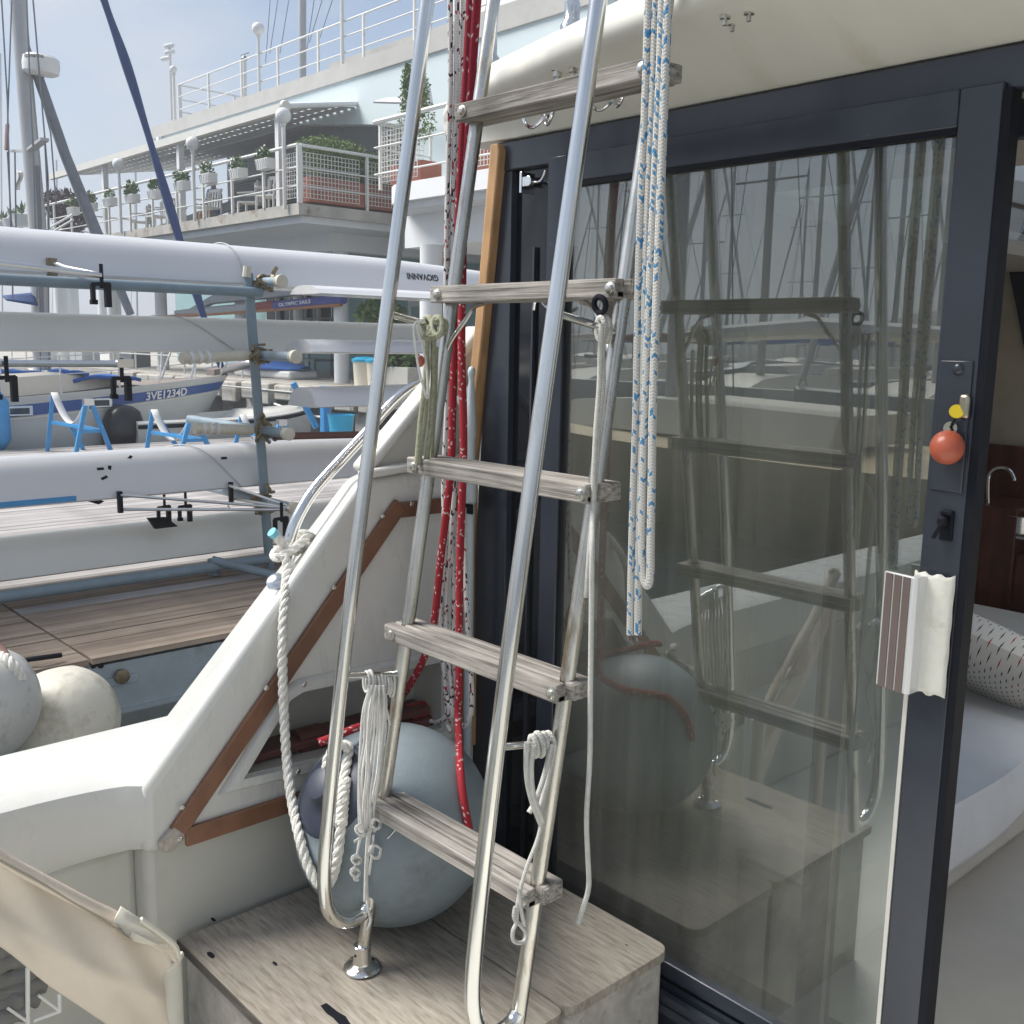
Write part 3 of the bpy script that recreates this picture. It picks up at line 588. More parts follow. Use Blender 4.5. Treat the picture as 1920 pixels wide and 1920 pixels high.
m = MB(); a, b = sY(1825, 945, 5.0), sY(1890, 1140, 5.0); m.box((a.x-.05, 5.0, -.08), (b.x, 5.4, a.z)); m.box((b.x, 5.03, -.08), (b.x+.9, 5.4, sY(1900,1040,5.0).z)); m.build('galley_cabinet', MAHOG, yacht, bevel=.004)
m = MB(); p = sY(1890, 1000, 5.05); m.box((p.x-.01, 5.01, p.z-.012), (p.x+.6, 5.55, p.z)); m.build('galley_worktop', ALU, yacht)
p = sY(1898, 985, 5.1)
tap = thing('galley_tap', 'curved chrome tap over the sink inside the open door', 'tap', p)
m = MB(); q = [sY(x, y, 5.1) for x, y in ((1853,960),(1853,900),(1862,882),(1878,877),(1893,882),(1901,895),(1902,901))]; m.tube(smoothpath(q, 5), .008, 10); m.build('spout', CHROME, tap)
m = MB(); m.lathe(q[0], (0,0,1), [(.02,-.02),(.02,.02),(.01,.03)], 12); m.build('tap_base', CHROME, tap)
pot = thing('cooking_pot', 'steel cooking pot standing on the galley worktop inside', 'pot', sY(1905, 995, 5.05))
c = sY(1912, 998, 5.1); m = MB(); m.lathe(c, (0,0,1), [(.09,0),(.10,.01),(.10,.085),(.104,.09),(.096,.09),(.094,.02)], 20); m.build('pot_body', STEEL, pot)
m = MB(); m.bar(c+V((-.10,-.02,.06)), c+V((-.15,-.06,.065)), .015, .01); m.build('pot_handle', BLACK, pot)
# settee and cushion just inside the door
XS = -1.07
sofa = thing('settee', 'cream settee with a white seat cover inside the open sliding door', 'sofa', (XS-.3, 2.6, -.05))
ze = .25
m = MB(); m.box((-1.89, 2.1, -.05), (XS, 4.85, ze-.14)); m.build('seat_base', FABC, sofa, bevel=.03, seg=3)
m = MB(); m.box((-2.28, 3.51, ze-.138), (XS+.02, 4.75, ze-.012)); m.build('seat_cushion', FABC, sofa, bevel=.035, seg=3)
m = MB(); m.box((-1.885, 1.9, ze-.138), (XS+.005, 3.50, ze-.02)); m.build('seat_cushion', FABC, sofa, bevel=.035, seg=3)
def cov(u, v):
    w = .006*sin(9*u+7*v)+.005*sin(23*v+4*u); y = 1.89+1.60*v
    if u < .8: return V((-1.88+(XS+1.90)*u/.8, y, ze+w-.02*(u/.8)**6))
    t = (u-.8)/.2; return V((XS+.02+.022*sin(pi*t*.7)+.006*sin(14*v), y, ze-.02-(.15+.02*sin(5*v))*t+w*.3))
m = MB(); m.grid(cov, 40, 34); m.build('seat_cover', FABW, sofa, solid=.012, smooth=60)
def dashmat():
    m = bpy.data.materials.new('dashed_fabric'); m.use_nodes = True; t = m.node_tree; N = t.nodes.new; K = t.links.new; b = t.nodes['Principled BSDF']; b.inputs['Roughness'].default_value = .9
    uv = N('ShaderNodeUVMap'); mp = N('ShaderNodeMapping'); mp.inputs['Scale'].default_value = (30, 15, 1); K(uv.outputs['UV'], mp.inputs['Vector'])
    s = N('ShaderNodeSeparateXYZ'); K(mp.outputs['Vector'], s.inputs['Vector'])
    def mth(op, a, c=None):
        q = N('ShaderNodeMath'); q.operation = op
        for i, z in enumerate((a, c)):
            if z is None: continue
            if isinstance(z, (int, float)): q.inputs[i].default_value = z
            else: K(z, q.inputs[i])
        return q.outputs['Value']
    row = mth('FLOOR', s.outputs['X']); yy = mth('ADD', s.outputs['Y'], mth('MULTIPLY', row, .47))
    fx = mth('ABSOLUTE', mth('SUBTRACT', mth('FRACT', s.outputs['X']), .5)); fy = mth('ABSOLUTE', mth('SUBTRACT', mth('FRACT', yy), .5))
    d = mth('MULTIPLY', mth('LESS_THAN', mth('ADD', mth('MULTIPLY', fx, 2.2), mth('MULTIPLY', fy, 1.0)), .30), 1)
    cm = N('ShaderNodeCombineXYZ'); K(row, cm.inputs['X']); K(mth('FLOOR', yy), cm.inputs['Y']); w = N('ShaderNodeTexWhiteNoise'); K(cm.outputs['Vector'], w.inputs['Vector'])
    x = N('ShaderNodeMix'); x.data_type = 'RGBA'; x.inputs['A'].default_value = (.02,.025,.05,1); x.inputs['B'].default_value = (.35,.02,.03,1); K(mth('GREATER_THAN', w.outputs['Value'], .8), x.inputs['Factor'])
    y = N('ShaderNodeMix'); y.data_type = 'RGBA'; y.inputs['A'].default_value = (.62,.59,.54,1); K(x.outputs['Result'], y.inputs['B']); K(d, y.inputs['Factor']); K(y.outputs['Result'], b.inputs['Base Color']); return m
pc = sZ(1845, 1240, .36)
pil = thing('cushion', 'off white scatter cushion with small dark and red dashes on the settee', 'cushion', pc)
tilt = Matrix.Rotation(radians(14), 3, 'Y') @ Matrix.Rotation(radians(-35), 3, 'X')
def pf(sgn):
    def f(u, v):
        x, y = (u-.5), (v-.5); e = max(0, (1-(2*x)**4)*(1-(2*y)**4))**.5
        return pc + tilt @ V((x*.52, y*.52, sgn*.10*e))
    return f
m = MB(); m.grid(pf(1), 18, 18); m.grid(pf(-1), 18, 18); m.build('cushion_cover', dashmat(), pil, smooth=80)
# ================================================================ plywood step boxes in front of the door
ZB = .10
box1 = thing('step_box', 'grey weathered plywood step box against the dark door sill', 'step box', (-1.62, 1.5, -.3))
def rrect(x0, y0, x1, y1, r, z, corners=(1,1,1,1), k=5):
    out = []
    for i, (cx, cy, a0) in enumerate(((x1-r, y1-r, 0), (x0+r, y1-r, pi/2), (x0+r, y0+r, pi), (x1-r, y0+r, 1.5*pi))):
        if corners[i]:
            for j in range(k+1): a = a0 + pi/2*j/k; out.append(V((cx+r*cos(a), cy+r*sin(a), z)))
        else: out.append(V((x1 if i in (0,3) else x0, y1 if i in (0,1) else y0, z)))
    return out
m = MB(); m.prism(rrect(-1.995, 1.336, -1.258, 1.658, .034, ZB-.022, (1,0,0,1)), (0,0,.022)); m.build('lid', PLYT, box1, bevel=.002)
m = MB(); m.prism(rrect(-1.995, 1.34, -1.266, 1.652, .03, -.3, (1,0,0,1)), (0,0,.3+ZB-.0225)); m.build('box_side', PLYS, box1)
box2 = thing('step_box', 'worn plywood step box with a black mark, carrying the ladder foot flange', 'step box', (-1.62, 1.1, -.3))
m = MB(); m.prism(rrect(-1.995, .868, -1.262, 1.332, .02, ZB-.024, (1,0,0,0)), (0,0,.022)); m.build('lid', PLYT, box2, bevel=.002)
m = MB()
for k in range(4): m.box((-1.996, .866, ZB-.024+.0055*k), (-1.263, .8675, ZB-.0205+.0055*k))
m.build('ply_layers', PLYE, box2)
m = MB(); m.box((-1.99, .885, -.3), (-1.274, 1.328, ZB-.0245)); m.build('box_side', PLYS, box2)
p0, p1 = sZ(606, 1890, ZB), sZ(650, 1918, ZB)
m = MB(); pts = []
for px, py in ((601,1886),(612,1881),(634,1898),(648,1906),(660,1925),(640,1925),(624,1908),(612,1900)): pts.append(sZ(px, py, ZB-.0018))
m.prism(pts, (0,0,.0008)); m.build('black_mark', BLACK, box2, smooth=0)
for px, py, s_ in ((515,1806,.006),(1175,1772,.003),(400,1724,.007),(395,1790,.010)):
    m = MB(); c = sZ(px, py, ZB); m.ball(c, s_, 7, (1.4,.6,.25)); m.build('dirt_chip', BLACK, box2 if px < 900 else box1)
# ================================================================ ladder to the flybridge
lad = thing('boarding_ladder', 'stainless ladder with five weathered teak treads leaning up to the flybridge', 'ladder', (-1.41, 1.12, ZB))
SL = .1684
def yr(z): return 1.117 + SL*(z-.164)          # main rails
XL, XR = -1.64, -1.182
zs_front = [(2.5,1.345),(2.033,1.272),(1.687,1.216),(1.243,1.143),(.95,1.097),(.722,1.064),(.50,1.036),(.365,1.022),(.30,1.022),(.26,1.031),(.232,1.052),(.218,1.08),(.222,1.112),(.235,1.126)]
for x, tail in ((XL, .12), (XR, .20)):
    m = MB(); m.tube([V((x, yr(z), z)) for z in (tail, 1.0, 2.6)], .0138, 16); m.build('main_rail', TARN, lad)
    m = MB(); fp = smoothpath([V((x, y, z)) for z, y in zs_front], 6); m.tube(fp, .0142, 16); m.build('handrail', STEEL, lad)
def yf(z):
    for (a, b), (c, d) in zip(zs_front, zs_front[1:]):
        if c <= z <= a: return d + (b-d)*(z-c)/(a-c)
for x, z in ((XL, sX(738,588,XL).z), (XL, sX(655,1263,XL).z), (XR, sX(1070,588,XR).z), (XR, sX(962,1391,XR).z)):
    zz = z-.028
    m = MB(); m.tube([V((x, yf(z), z)), V((x, yr(zz), zz))], .0068, 12); m.build('standoff', STEEL, lad)
for k, z in enumerate((.452, .808, 1.148, 1.490, 1.848)):
    yc = yr(z); w = .078; y0_, y1_ = yc-.038, yc+.042; x0_, x1_ = XL-.028, XR+.038
    m = MB(); sl = (y1_-y0_-.009)/3
    top = z+.017
    for j in range(3):
        a = y0_ + j*(sl+.0045); m.box((x0_, a, z-.013 if j else z-.016), (x1_-(.024 if j == 0 else .014), a+sl, top))
    m.box((x0_+.002, y0_+.004, z-.0162), (x1_-.024, y1_-.004, z-.002))
    tr = m.build('tread', TEAKG, lad, bevel=.003)
    for x in (XL-.002, XR+.004):
        m = MB(); c = V((x, y0_, z)); m.lathe(c, (0,-1,0), [(.0115,-.002),(.0115,.002),(.008,.003),(.008,.007),(.005,.0085)], 14); m.build('bolt', TARN, tr)
    m = MB(); m.box((XR+.014, y0_+.030, z-.014), (XR+.027, y1_-.004, z+.015)); m.build('rear_end', TEAKG, tr, bevel=.002)
# curved stays under the second tread, black grommet
for x, s_ in ((XL, 1), (XR, -1)):
    z = 1.49; m = MB(); m.tube(smoothpath([V((x+s_*.10, yr(z)-.005, z-.018)), V((x+s_*.07, yr(z)-.005, z-.026)), V((x+s_*.05, yr(z)-.008, z-.05)), V((x+s_*.02, yr(1.40)-.004, 1.40)), V((x+s_*.006, yr(1.375)-.002, 1.375))], 5), .0045, 8); m.build('stay', TARN, lad)
c = V((XR-.002, yr(1.45)-.05, 1.463)); m = MB(); m.tube([c + V((.013*cos(a), -.009*sin(a)*.3, .013*sin(a))) for a in [2*pi*i/16 for i in range(16)]], .005, 8, closed=True); m.build('rubber_ring', BLACK, lad)
# foot flange
m = MB(); c = V((XL, yr(.10)+.004, ZB)); m.lathe(c, (0,0,1), [(.039,0),(.040,.003),(.037,.007),(.027,.0105),(.0205,.014),(.0185,.020),(.0185,.052),(.0165,.054)], 28); fl = m.build('foot_flange', STEEL, lad)
for a in (-.9, 1.2, 3.3):
    m = MB(); m.lathe(c+V((.029*cos(a), .029*sin(a), .0085)), (0,0,1), [(.005,0),(.005,.0025),(.003,.003)], 10); m.build('screw', TARN, fl)
m = MB(); m.ball(c+V((.002,-.0185,.036)), .0028, 8); m.build('set_screw', BLACK, fl)
m = MB(); a = V((XL+.005, yr(.42), .42)); b = sX(700, 1592, XL); m.tube([sY(752, 1545, 1.17), sY(712, 1588, 1.14)], .0012, 5); m.build('thin_wire', TARN, lad)
# ================================================================ ball fender on the box
R = .222; FC = V((-1.768, 1.285, ZB+R))
fen = thing('ball_fender', 'large blue grey ball fender with a navy end resting on the plywood step', 'fender', (FC.x, FC.y, ZB))
eye = sX(655, 1450, FC.x-.06); ax = (sX(655, 1462, -1.83) - FC); ax = (rt*-.56 + up*.52 - fw*.64).normalized()
prof = []
for i in range(33):
    t = pi*i/32; r_ = R*sin(t); h = -R*cos(t); prof.append((r_, h))
prof2 = [p for p in prof if p[1] < R*.885]; rr = prof2[-1][0]
m = MB(); m.lathe(FC, ax, prof2 + [(rr*.985, R*.895)], 64); m.build('ball', VINYL, fen, smooth=60)
m = MB(); m.lathe(FC, ax, [(rr*.985, R*.892), (rr*.96, R*.91), (rr*.85, R*.948), (rr*.6, R*1.0), (rr*.42, R*1.03), (rr*.36, R*1.09), (rr*.33, R*1.13), (rr*.2, R*1.15)], 40); m.build('navy_end', VINYLN, fen, smooth=50)
# ================================================================ boathook standing in the corner
bx = sY(884, 700, 1.655)
hook = thing('boathook', 'pale grey plastic boathook standing upright in the corner beside the dark door', 'boathook', (-1.95, 1.658, ZB))
XH = -1.95; YH = 1.655
m = MB(); m.tube([V((XH, YH, ZB)), V((XH, YH, 1.20))], .0115, 16); m.build('shaft', GREYPVC, hook)
m = MB(); m.lathe((XH, YH, 1.002), (0,0,1), [(.014,-.006),(.0165,0),(.0165,.05),(.0185,.052),(.0185,.056),(.0185,.10),(.012,.104)], 24)
for k in range(18): a = 2*pi*k/18; m.bar((XH+.0187*cos(a), YH+.0187*sin(a), 1.056), (XH+.0187*cos(a), YH+.0187*sin(a), 1.10), .0018, .0018)
m.build('collar', GREYPVC, hook)
m = MB(); m.box((XH+.002, YH-.014, .97), (XH+.022, YH-.008, 0.995)); m.box((XH-.016, YH-.013, .985), (XH+.004, YH-.009, .998)); m.build('clip', BLACK, hook)
m = MB(); m.lathe((XH, YH, 1.16), (0,0,1), [(.0125,0),(.0135,.005),(.0135,.035),(.010,.09),(.007,.14),(.0075,.152),(.0095,.158),(.0098,.166),(.007,.174),(.001,.178)], 20)
m.tube(smoothpath([V((XH, YH, 1.205)), V((XH-.012, YH-.004, 1.225)), V((XH-.024, YH-.010, 1.24)), V((XH-.034, YH-.012, 1.255)), V((XH-.034, YH-.012, 1.263))], 4), [.012]*4+[.009]*4+[.007]*6+[.005]*3, 12)
m.prism([V((XH, YH-.004, 1.19)), V((XH-.034, YH-.014, 1.25)), V((XH-.034, YH-.014, 1.262)), V((XH-.018, YH-.010, 1.268)), V((XH-.004, YH-.006, 1.295))], (0,.008,0)); m.build('hook_head', GREYPVC, hook, smooth=50)
# ================================================================ things in the locker
zl = sX(520, 1435, XI).z
def rollthing(name, label, cat, a, b, r, mm, inner=None):
    c = (a+b)/2; t = thing(name, label, cat, (c.x, c.y, c.z-r)); m = MB(); m.lathe(a, b-a, [(r,0),(r,(b-a).length*.97),(r*.9,(b-a).length)], 20); m.build('body', mm, t)
    if inner: m = MB(); m.lathe(a-(b-a).normalized()*.001, b-a, [(r*.72,0),(r*.72,.004)], 18); m.build('end_disc', inner, t)
lx = -2.075
a = sX(763, 1340, lx); rollthing('red_hand_flare', 'bright red cylinder lying in the wing locker near the black flecked rope', 'canister', a, a+V((.0,.085,.0)), .026, REDP, GREYPVC)
a = sX(553, 1394, lx); rollthing('brown_roll', 'red brown rolled bundle in the locker behind the laid rope', 'roll', a, a+V((.0,.07,.0)), .034, REDB)
a = sX(600, 1385, lx); rollthing('round_tin', 'small round red brown tin standing on edge in the locker', 'tin', a+V((.02,0,0)), a+V((-.02,.015,0)), .03, REDB)
a = sX(756, 1360, lx+.02); rollthing('dark_red_canister', 'dark red canister lying under the bright red cylinder in the locker', 'canister', a+V((0,-.01,-.012)), a+V((.0,.10,-.012)), .024, REDB)
tray = thing('locker_mat', 'red brown leatherette mat covering the bottom of the wing locker', 'mat', (lx, hole[0].y+.3, hole[0].z))
zb_ = hole[0].z
m = MB(); m.prism([V((XI-.035, hole[0].y+.012, zb_+.002)), V((XI-.035, hole[4].y-.01, zb_+.0)), V((XI-.035, hole[4].y-.01, zb_+.02)), V((XI-.035, hole[0].y+.03, zb_+.022))], (-.08, 0, 0)); m.build('mat_sheet', REDB, tray, bevel=.004)
# ================================================================ canvas cover at the port side, its post and the bundle beneath
CX = -1.72
can = thing('canvas_cover', 'beige canvas dodger laced to a short post beside the plywood step', 'canvas cover', (CX, .6, -.3))
topc = [sX(x, y, CX) for x, y in ((-140,1500),(0,1592),(90,1642),(180,1690),(226,1712),(290,1752),(322,1775))]
botc = [sX(x, y, CX) for x, y in ((-140,1700),(0,1772),(95,1850),(190,1915),(300,1985),(330,2010),(338,2020))]
tp, bt = smoothpath(topc, 8), smoothpath(botc, 8)
def cv(u, v):
    i = min(int(u*(len(tp)-1)), len(tp)-2); f = u*(len(tp)-1)-i; a = tp[i].lerp(tp[i+1], f); b = bt[i].lerp(bt[i+1], f); p = a.lerp(b, v)
    d = .020*sin(pi*v)*sin(pi*min(1,u*1.05)) + .006*sin(9*u+7*v) + .004*sin(17*u-9*v) + .010*math.exp(-((u-.9)/.07)**2)*sin(12*v) + .012*math.exp(-((v-.35-.4*(1-u))/.08)**2)*u
    return p + V((d, 0, 0))
m = MB(); m.grid(cv, 60, 36); m.build('canvas_sheet', CANVAS, can, solid=.003, smooth=80)
def hem(u, v):
    i = min(int(u*(len(tp)-1)), len(tp)-2); f = u*(len(tp)-1)-i; a = tp[i].lerp(tp[i+1], f); ang = pi*(v*1.5-.25)
    return a + V((.016*cos(ang)*(1.0+.12*sin(20*u))+.003, 0, .016*sin(ang)-.016))
m = MB(); m.grid(hem, 60, 10); m.build('top_hem', CANVAS, can, solid=.002, smooth=80)
sm = [sX(x, y, CX+.020) for x, y in ((-140,1530),(0,1614),(90,1664),(170,1712),(212,1738))]
m = MB(); m.tube(smoothpath(sm, 8), .0022, 6); m.build('hem_seam', mat('tan_thread', (.42,.36,.28), .9), can)
fl_ = [sX(x, y, CX+.03) for x, y in ((227,1700),(262,1722),(322,1770),(312,1778),(292,1768),(272,1771),(250,1764),(232,1750),(214,1730))]
m = MB(); m.add([p + V((.004*sin(i*2.1),0,0)) for i, p in enumerate(fl_)], [tuple(range(len(fl_)))]); m.build('corner_flap', CANVAS2, can, solid=.004, smooth=60)
p0_ = topc[0]; m = MB(); m.lathe((p0_.x-.004, p0_.y, -.3), (0,0,1), [(.016,0),(.016,p0_.z+.29),(.008,p0_.z+.30)], 18); m.build('canvas_post', CANVAS2, can)
pp = sX(318, 1790, CX-.006)
m = MB(); m.lathe((pp.x, pp.y, -.3), (0,0,1), [(.021,0),(.021,pp.z+.285),(.016,pp.z+.297),(.008,pp.z+.30)], 22); m.build('canvas_post', CANVAS2, can)
m = MB(); m.tube(smoothpath([V((pp.x+.012*cos(a)*1.7, pp.y+.020*sin(a), pp.z-.008+.006*sin(2*a))) for a in [2*pi*i/12 for i in range(12)]], 3, True), .006, 8, closed=True); m.tube(smoothpath([fl_[1]+V((.004,0,0)), fl_[2]+V((.006,0,.004)), V((pp.x+.02, pp.y+.008, pp.z))], 4), .005, 8); m.build('lacing', CANVAS2, can)
fr_ = thing('folding_frame', 'thin white metal frame under the beige canvas near the cockpit floor', 'frame', (-1.9, .48, -.3))
XF = -1.97
for a_, b_, r_ in (((52,1815),(52,2000),.0045), ((111,1862),(112,1898),.004), ((112,1896),(62,1914),.004), ((112,1896),(72,1866),.003), ((55,1918),(14,1890),.003)):
    m = MB(); m.tube([sX(*a_, XF), sX(*b_, XF)], r_, 8); m.build('frame_tube', WHITEP, fr_)
bun = thing('folded_tarpaulin', 'grey ridged folded tarpaulin lying beneath the beige canvas at the left edge', 'tarpaulin', (-2.0, .4, -.3))
for k in range(6):
    m = MB(); x_ = -2.03+.008*k; a = sX(-60, 1802+23*k, x_); b = sX(40+14*k if k < 4 else 90-22*(k-3), 1768+25*k, x_); q_ = (a+b)/2+V((.004,0,.005*sin(k*2)))
    m.tube(smoothpath([a, q_, b], 6), [.021+.003*sin(i*1.3+k) for i in range(13)], 10); m.build('fold', mat('grey_tarp', (.19,.19,.18), .9, var=.25, vs=14), bun)
# ================================================================ ropes
def onball(px, py, off):
    d = rayd(px, py).normalized(); oc = CAM - FC; b = oc.dot(d); c = oc.dot(oc) - (R+off)**2; q = b*b-c
    return CAM + d*(-b - sqrt(q)) if q > 0 else CAM + d*(-b)
laid = thing('laid_rope', 'thick white three strand rope knotted on the grab rail and spliced to the ball fender', 'rope', sX(545, 1030, -2.1))
pts = [sX(516,1003,-2.10), sX(528,1018,-2.095), sX(545,1034,-2.09), sX(562,1032,-2.095), sX(580,1022,-2.11), sX(588,1010,-2.16), sX(578,1000,-2.19), sX(560,1003,-2.185), sX(548,1012,-2.17)]
m = MB(); twisted(m, smoothpath(pts, 8), .0112, .062); m.build('knot', ROPEW, laid)
m = MB(); twisted(m, smoothpath([sX(590,1012,-2.12), sX(578,1006,-2.085), sX(560,1022,-2.075), sX(540,1036,-2.075), sX(520,1046,-2.085), sX(514,1040,-2.12), sX(524,1030,-2.16), sX(548,1030,-2.19), sX(575,1026,-2.16), sX(590,1015,-2.13)], 8), .0112, .062)
m.build('knot', ROPEW, laid)
m = MB(); m.tube([sX(509,997,-2.10), sX(516,1003,-2.10)], .0125, 10); m.build('taped_end', mat('cyan_tape', (.15,.45,.55), .5), laid)
hp = [sX(533,1040,-2.07), sX(538,1065,-2.055), sX(534,1120,-2.0), sX(530,1190,-1.965), sX(530,1270,-1.955), sX(533,1350,-1.94), sX(538,1430,-1.91), sX(547,1500,-1.86), onball(561,1568,.014), onball(577,1622,.014), onball(598,1657,.013)]
hp += [onball(618, 1655, .012), onball(632, 1610, .012), onball(639, 1550, .012), onball(643, 1480, .013), onball(650, 1430, .014), onball(655, 1402, .02)]
m = MB(); twisted(m, smoothpath(hp, 8), .0112, .062); m.build('hanging_part', ROPEW, laid)
ep = [onball(655,1402,.03), onball(640,1396,.045), onball(622,1410,.04), onball(612,1436,.026), onball(616,1452,.014)]
m = MB(); twisted(m, smoothpath(ep, 8), .0115, .06)
m.build('spliced_eye', ROPEW, laid)
m = MB(); twisted(m, smoothpath([onball(645,1462,.014), onball(641,1500,.015), onball(638,1545,.014)], 8), .0155, .05, 4); m.build('splice', ROPEW, laid)
def cordobj(t, name, paths, r, mm, n=9, k=8):
    if len(paths) > 4:
        m = MB()
        for p in paths: m.tube(smoothpath(p, k), r, n)
        o = m.build(name, mm, t, smooth=60); o['kind'] = 'stuff'; return o
    for p in paths: m = MB(); m.tube(smoothpath(p, k), r, n); o = m.build(name, mm, t, smooth=60)
    return o
P_ = lambda y, l: [sY(a, b, y) for a, b in l]
# white rope with black flecks
bk = thing('flecked_rope', 'white rope with black flecks hanging in several strands behind the left ladder rail', 'rope', sY(848, 1340, 1.5))
cordobj(bk, 'strand', [P_(1.50, [(844,-30),(845,150),(840,330),(836,600),(838,760),(832,900),(834,1020),(826,1150),(830,1230),(836,1300),(838,1350)])], .0062, ROPEK)
cordobj(bk, 'strand', [P_(1.51, [(858,-30),(856,150),(851,330),(846,600),(848,800),(852,900),(846,1000),(836,1120),(840,1230),(846,1290),(846,1360)])], .0062, ROPEK)
cordobj(bk, 'strand', [P_(1.525, [(870,-30),(864,150),(858,330),(853,600),(850,860),(848,1000),(851,1110),(850,1200),(852,1290),(858,1345),(870,1362),(880,1350),(885,1320),(883,1260),(876,1150),(872,1050),(866,900),(866,860)])], .0062, ROPEK)
cordobj(bk, 'loose_end', [P_(1.49, [(838,1300),(842,1330),(832,1348),(815,1355),(808,1352)]), P_(1.495, [(846,1310),(848,1340),(838,1356),(846,1372)])], .0060, ROPEK)
# red rope
rd = thing('red_rope', 'red rope with white flecks hanging in two falls behind the ladder and over the fender', 'rope', sY(862, 1300, 1.47))
cordobj(rd, 'doubled_part', [P_(1.46, [(884,-30),(876,120),(868,260),(860,420),(857,560)]), P_(1.465, [(896,-30),(886,120),(877,260),(868,420),(866,560)])], .0098, ROPER2)
cordobj(rd, 'slack_fall', [P_(1.46, [(857,550),(851,680),(848,780),(846,870),(838,950),(826,1050),(816,1150),(806,1200),(790,1245),(765,1290),(738,1326)]) + [onball(705,1352,.012), onball(665,1366,.03), onball(630,1380,.04), onball(598,1392,.05)]], .0090, ROPER)
cordobj(rd, 'straight_fall', [P_(1.462, [(866,550),(866,680),(869,780),(869,870),(866,950),(862,1080),(861,1200),(861,1290),(859,1340)]) + [onball(861,1390,.010), onball(863,1440,.009), onball(868,1490,.009), onball(875,1530,.009), onball(880,1556,.009)]], .0090, ROPER)
# white rope with blue flecks
bl = thing('blue_flecked_rope', 'thick white braided rope with blue flecks hung in four strands over the top tread', 'rope', sY(1190, 1190, 1.26))
for i, (a, b, c, d) in enumerate(((1217,1199,1184,1182), (1231,1212,1197,1196))):
    cordobj(bl, 'strand', [P_(1.262+.004*i, [(a,-30),((a*2+b)/3,170),(b+2,420),(b-2,560),((b+c)/2+2,760),(c+3,960),(c,1080),(d,1190)])], .0066, ROPEB, 12)
    m = MB(); e = sY(d, 1190, 1.262+.004*i)
    for k in range(9): m.tube([e+V((random.uniform(-.005,.005), random.uniform(-.005,.005), .002)), e+V((random.uniform(-.008,.008), random.uniform(-.006,.006), -random.uniform(.006,.014)))], .0012, 5)
    m.build('frayed_end', BROWNR, bl)
cordobj(bl, 'loop', [P_(1.252, [(1243,-30),(1236,170),(1224,420),(1216,600),(1210,760),(1206,900),(1204,1010),(1206,1075),(1213,1098),(1219,1080),(1220,1010),(1222,900),(1224,760),(1231,560),(1240,330),(1247,150),(1254,-30)])], .0066, ROPEB, 12)
# olive hank on the upper left standoff
XG = XL+.018
ol = thing('olive_cord_hank', 'olive green braided cord hitched on the upper left standoff of the ladder', 'cord', sX(800, 640, XG))
PX = lambda x, l: [sX(a, b, x) for a, b in l]
cordobj(ol, 'hanging_strand', [PX(XG, [(806,612),(800,650),(801,700),(796,780),(790,830),(784,872)]), PX(XG+.004, [(814,612),(812,660),(812,720),(808,790),(802,840),(798,872)])], .0058, ROPEG)
cordobj(ol, 'hanging_strand', [PX(XG+.010, [(800,640),(798,700),(788,790),(781,872)]), PX(XG-.006, [(818,650),(815,740),(808,872)])], .005, ROPEG)
cordobj(ol, 'hitch', [[sX(808+9*cos(a)+3*j, 612+17*sin(a), XG+.014*sin(a+1)+.004*j) for a in [2*pi*i/14 for i in range(15)]] for j in (-2, 4)] + [PX(XG+.016, [(790,628),(800,634),(815,632),(832,622),(836,608),(828,600),(815,604)])], .0058, ROPEG)
cordobj(ol, 'thin_tail', [PX(XG+.022, [(784,602),(776,612),(778,640),(785,690),(795,730),(802,745),(801,700),(795,660),(784,622),(786,604),(796,600)])], .0026, CORD, 7)
m = MB(); m.ball(sX(788, 677, XG+.02), .009, 10, (1,1,1.3)); m.build('orange_bead', ORANGE, ol)
def wraps(c0, c1, rad, n_, r, mm, t, tilt=0):
    ps = []
    for i in range(n_):
        c = c0.lerp(c1, (i+.5)/n_); d = (c1-c0).normalized(); u = V((1,0,0)); w = d.cross(u)
        ps.append([c + u*(rad*(.5+.12*sin(i*2.3))*cos(a)) + w*(rad*(1+.15*sin(i*1.7))*sin(a)) - V((0,0,rad*.55)) + d*(tilt*sin(a)) for a in [2*pi*k/12 for k in range(13)]])
    return cordobj(t, 'wrap', ps, r, mm, 7, 3)
# white cord hank on the lower left standoff
wh = thing('white_cord_hank', 'bundle of thin white cord hung with knots from the lower left standoff', 'cord', sX(700, 1300, XL+.02))
wraps(sX(684,1268,XL), sX(738,1276,XL), .020, 9, .0030, CORD, wh, .006)
ps = []
for i in range(12):
    o = (i-5.5)*4.1; s_ = XL+.012+.012*sin(i*2.1)
    ps.append([sX(708+o*.55, 1285, s_), sX(703+o*.95, 1330, s_), sX(699+o*1.0+3*sin(i), 1390, s_), sX(695+o*.95-3*sin(i*1.3), 1450, s_+.004), sX(689+o*.72, 1510, s_), sX(689+o*.62+2*sin(i*2), 1560, s_)])
cordobj(wh, 'bundle', ps, .0028, CORD, 7, 6)
ps = []
for (cx, cy, r_) in ((676,1556,9),(705,1545,9),(704,1597,12),(668,1612,8),(666,1636,8)):
    for j in range(3): ps.append([sX(cx+r_*cos(a+j)*(.8+.2*j*.5), cy+r_*sin(a*1+j*1.1), XL+.03+.007*sin(2*a+j)) for a in [2*pi*k/10 for k in range(11)]])
cordobj(wh, 'knot', ps, .0030, CORD, 7, 4)
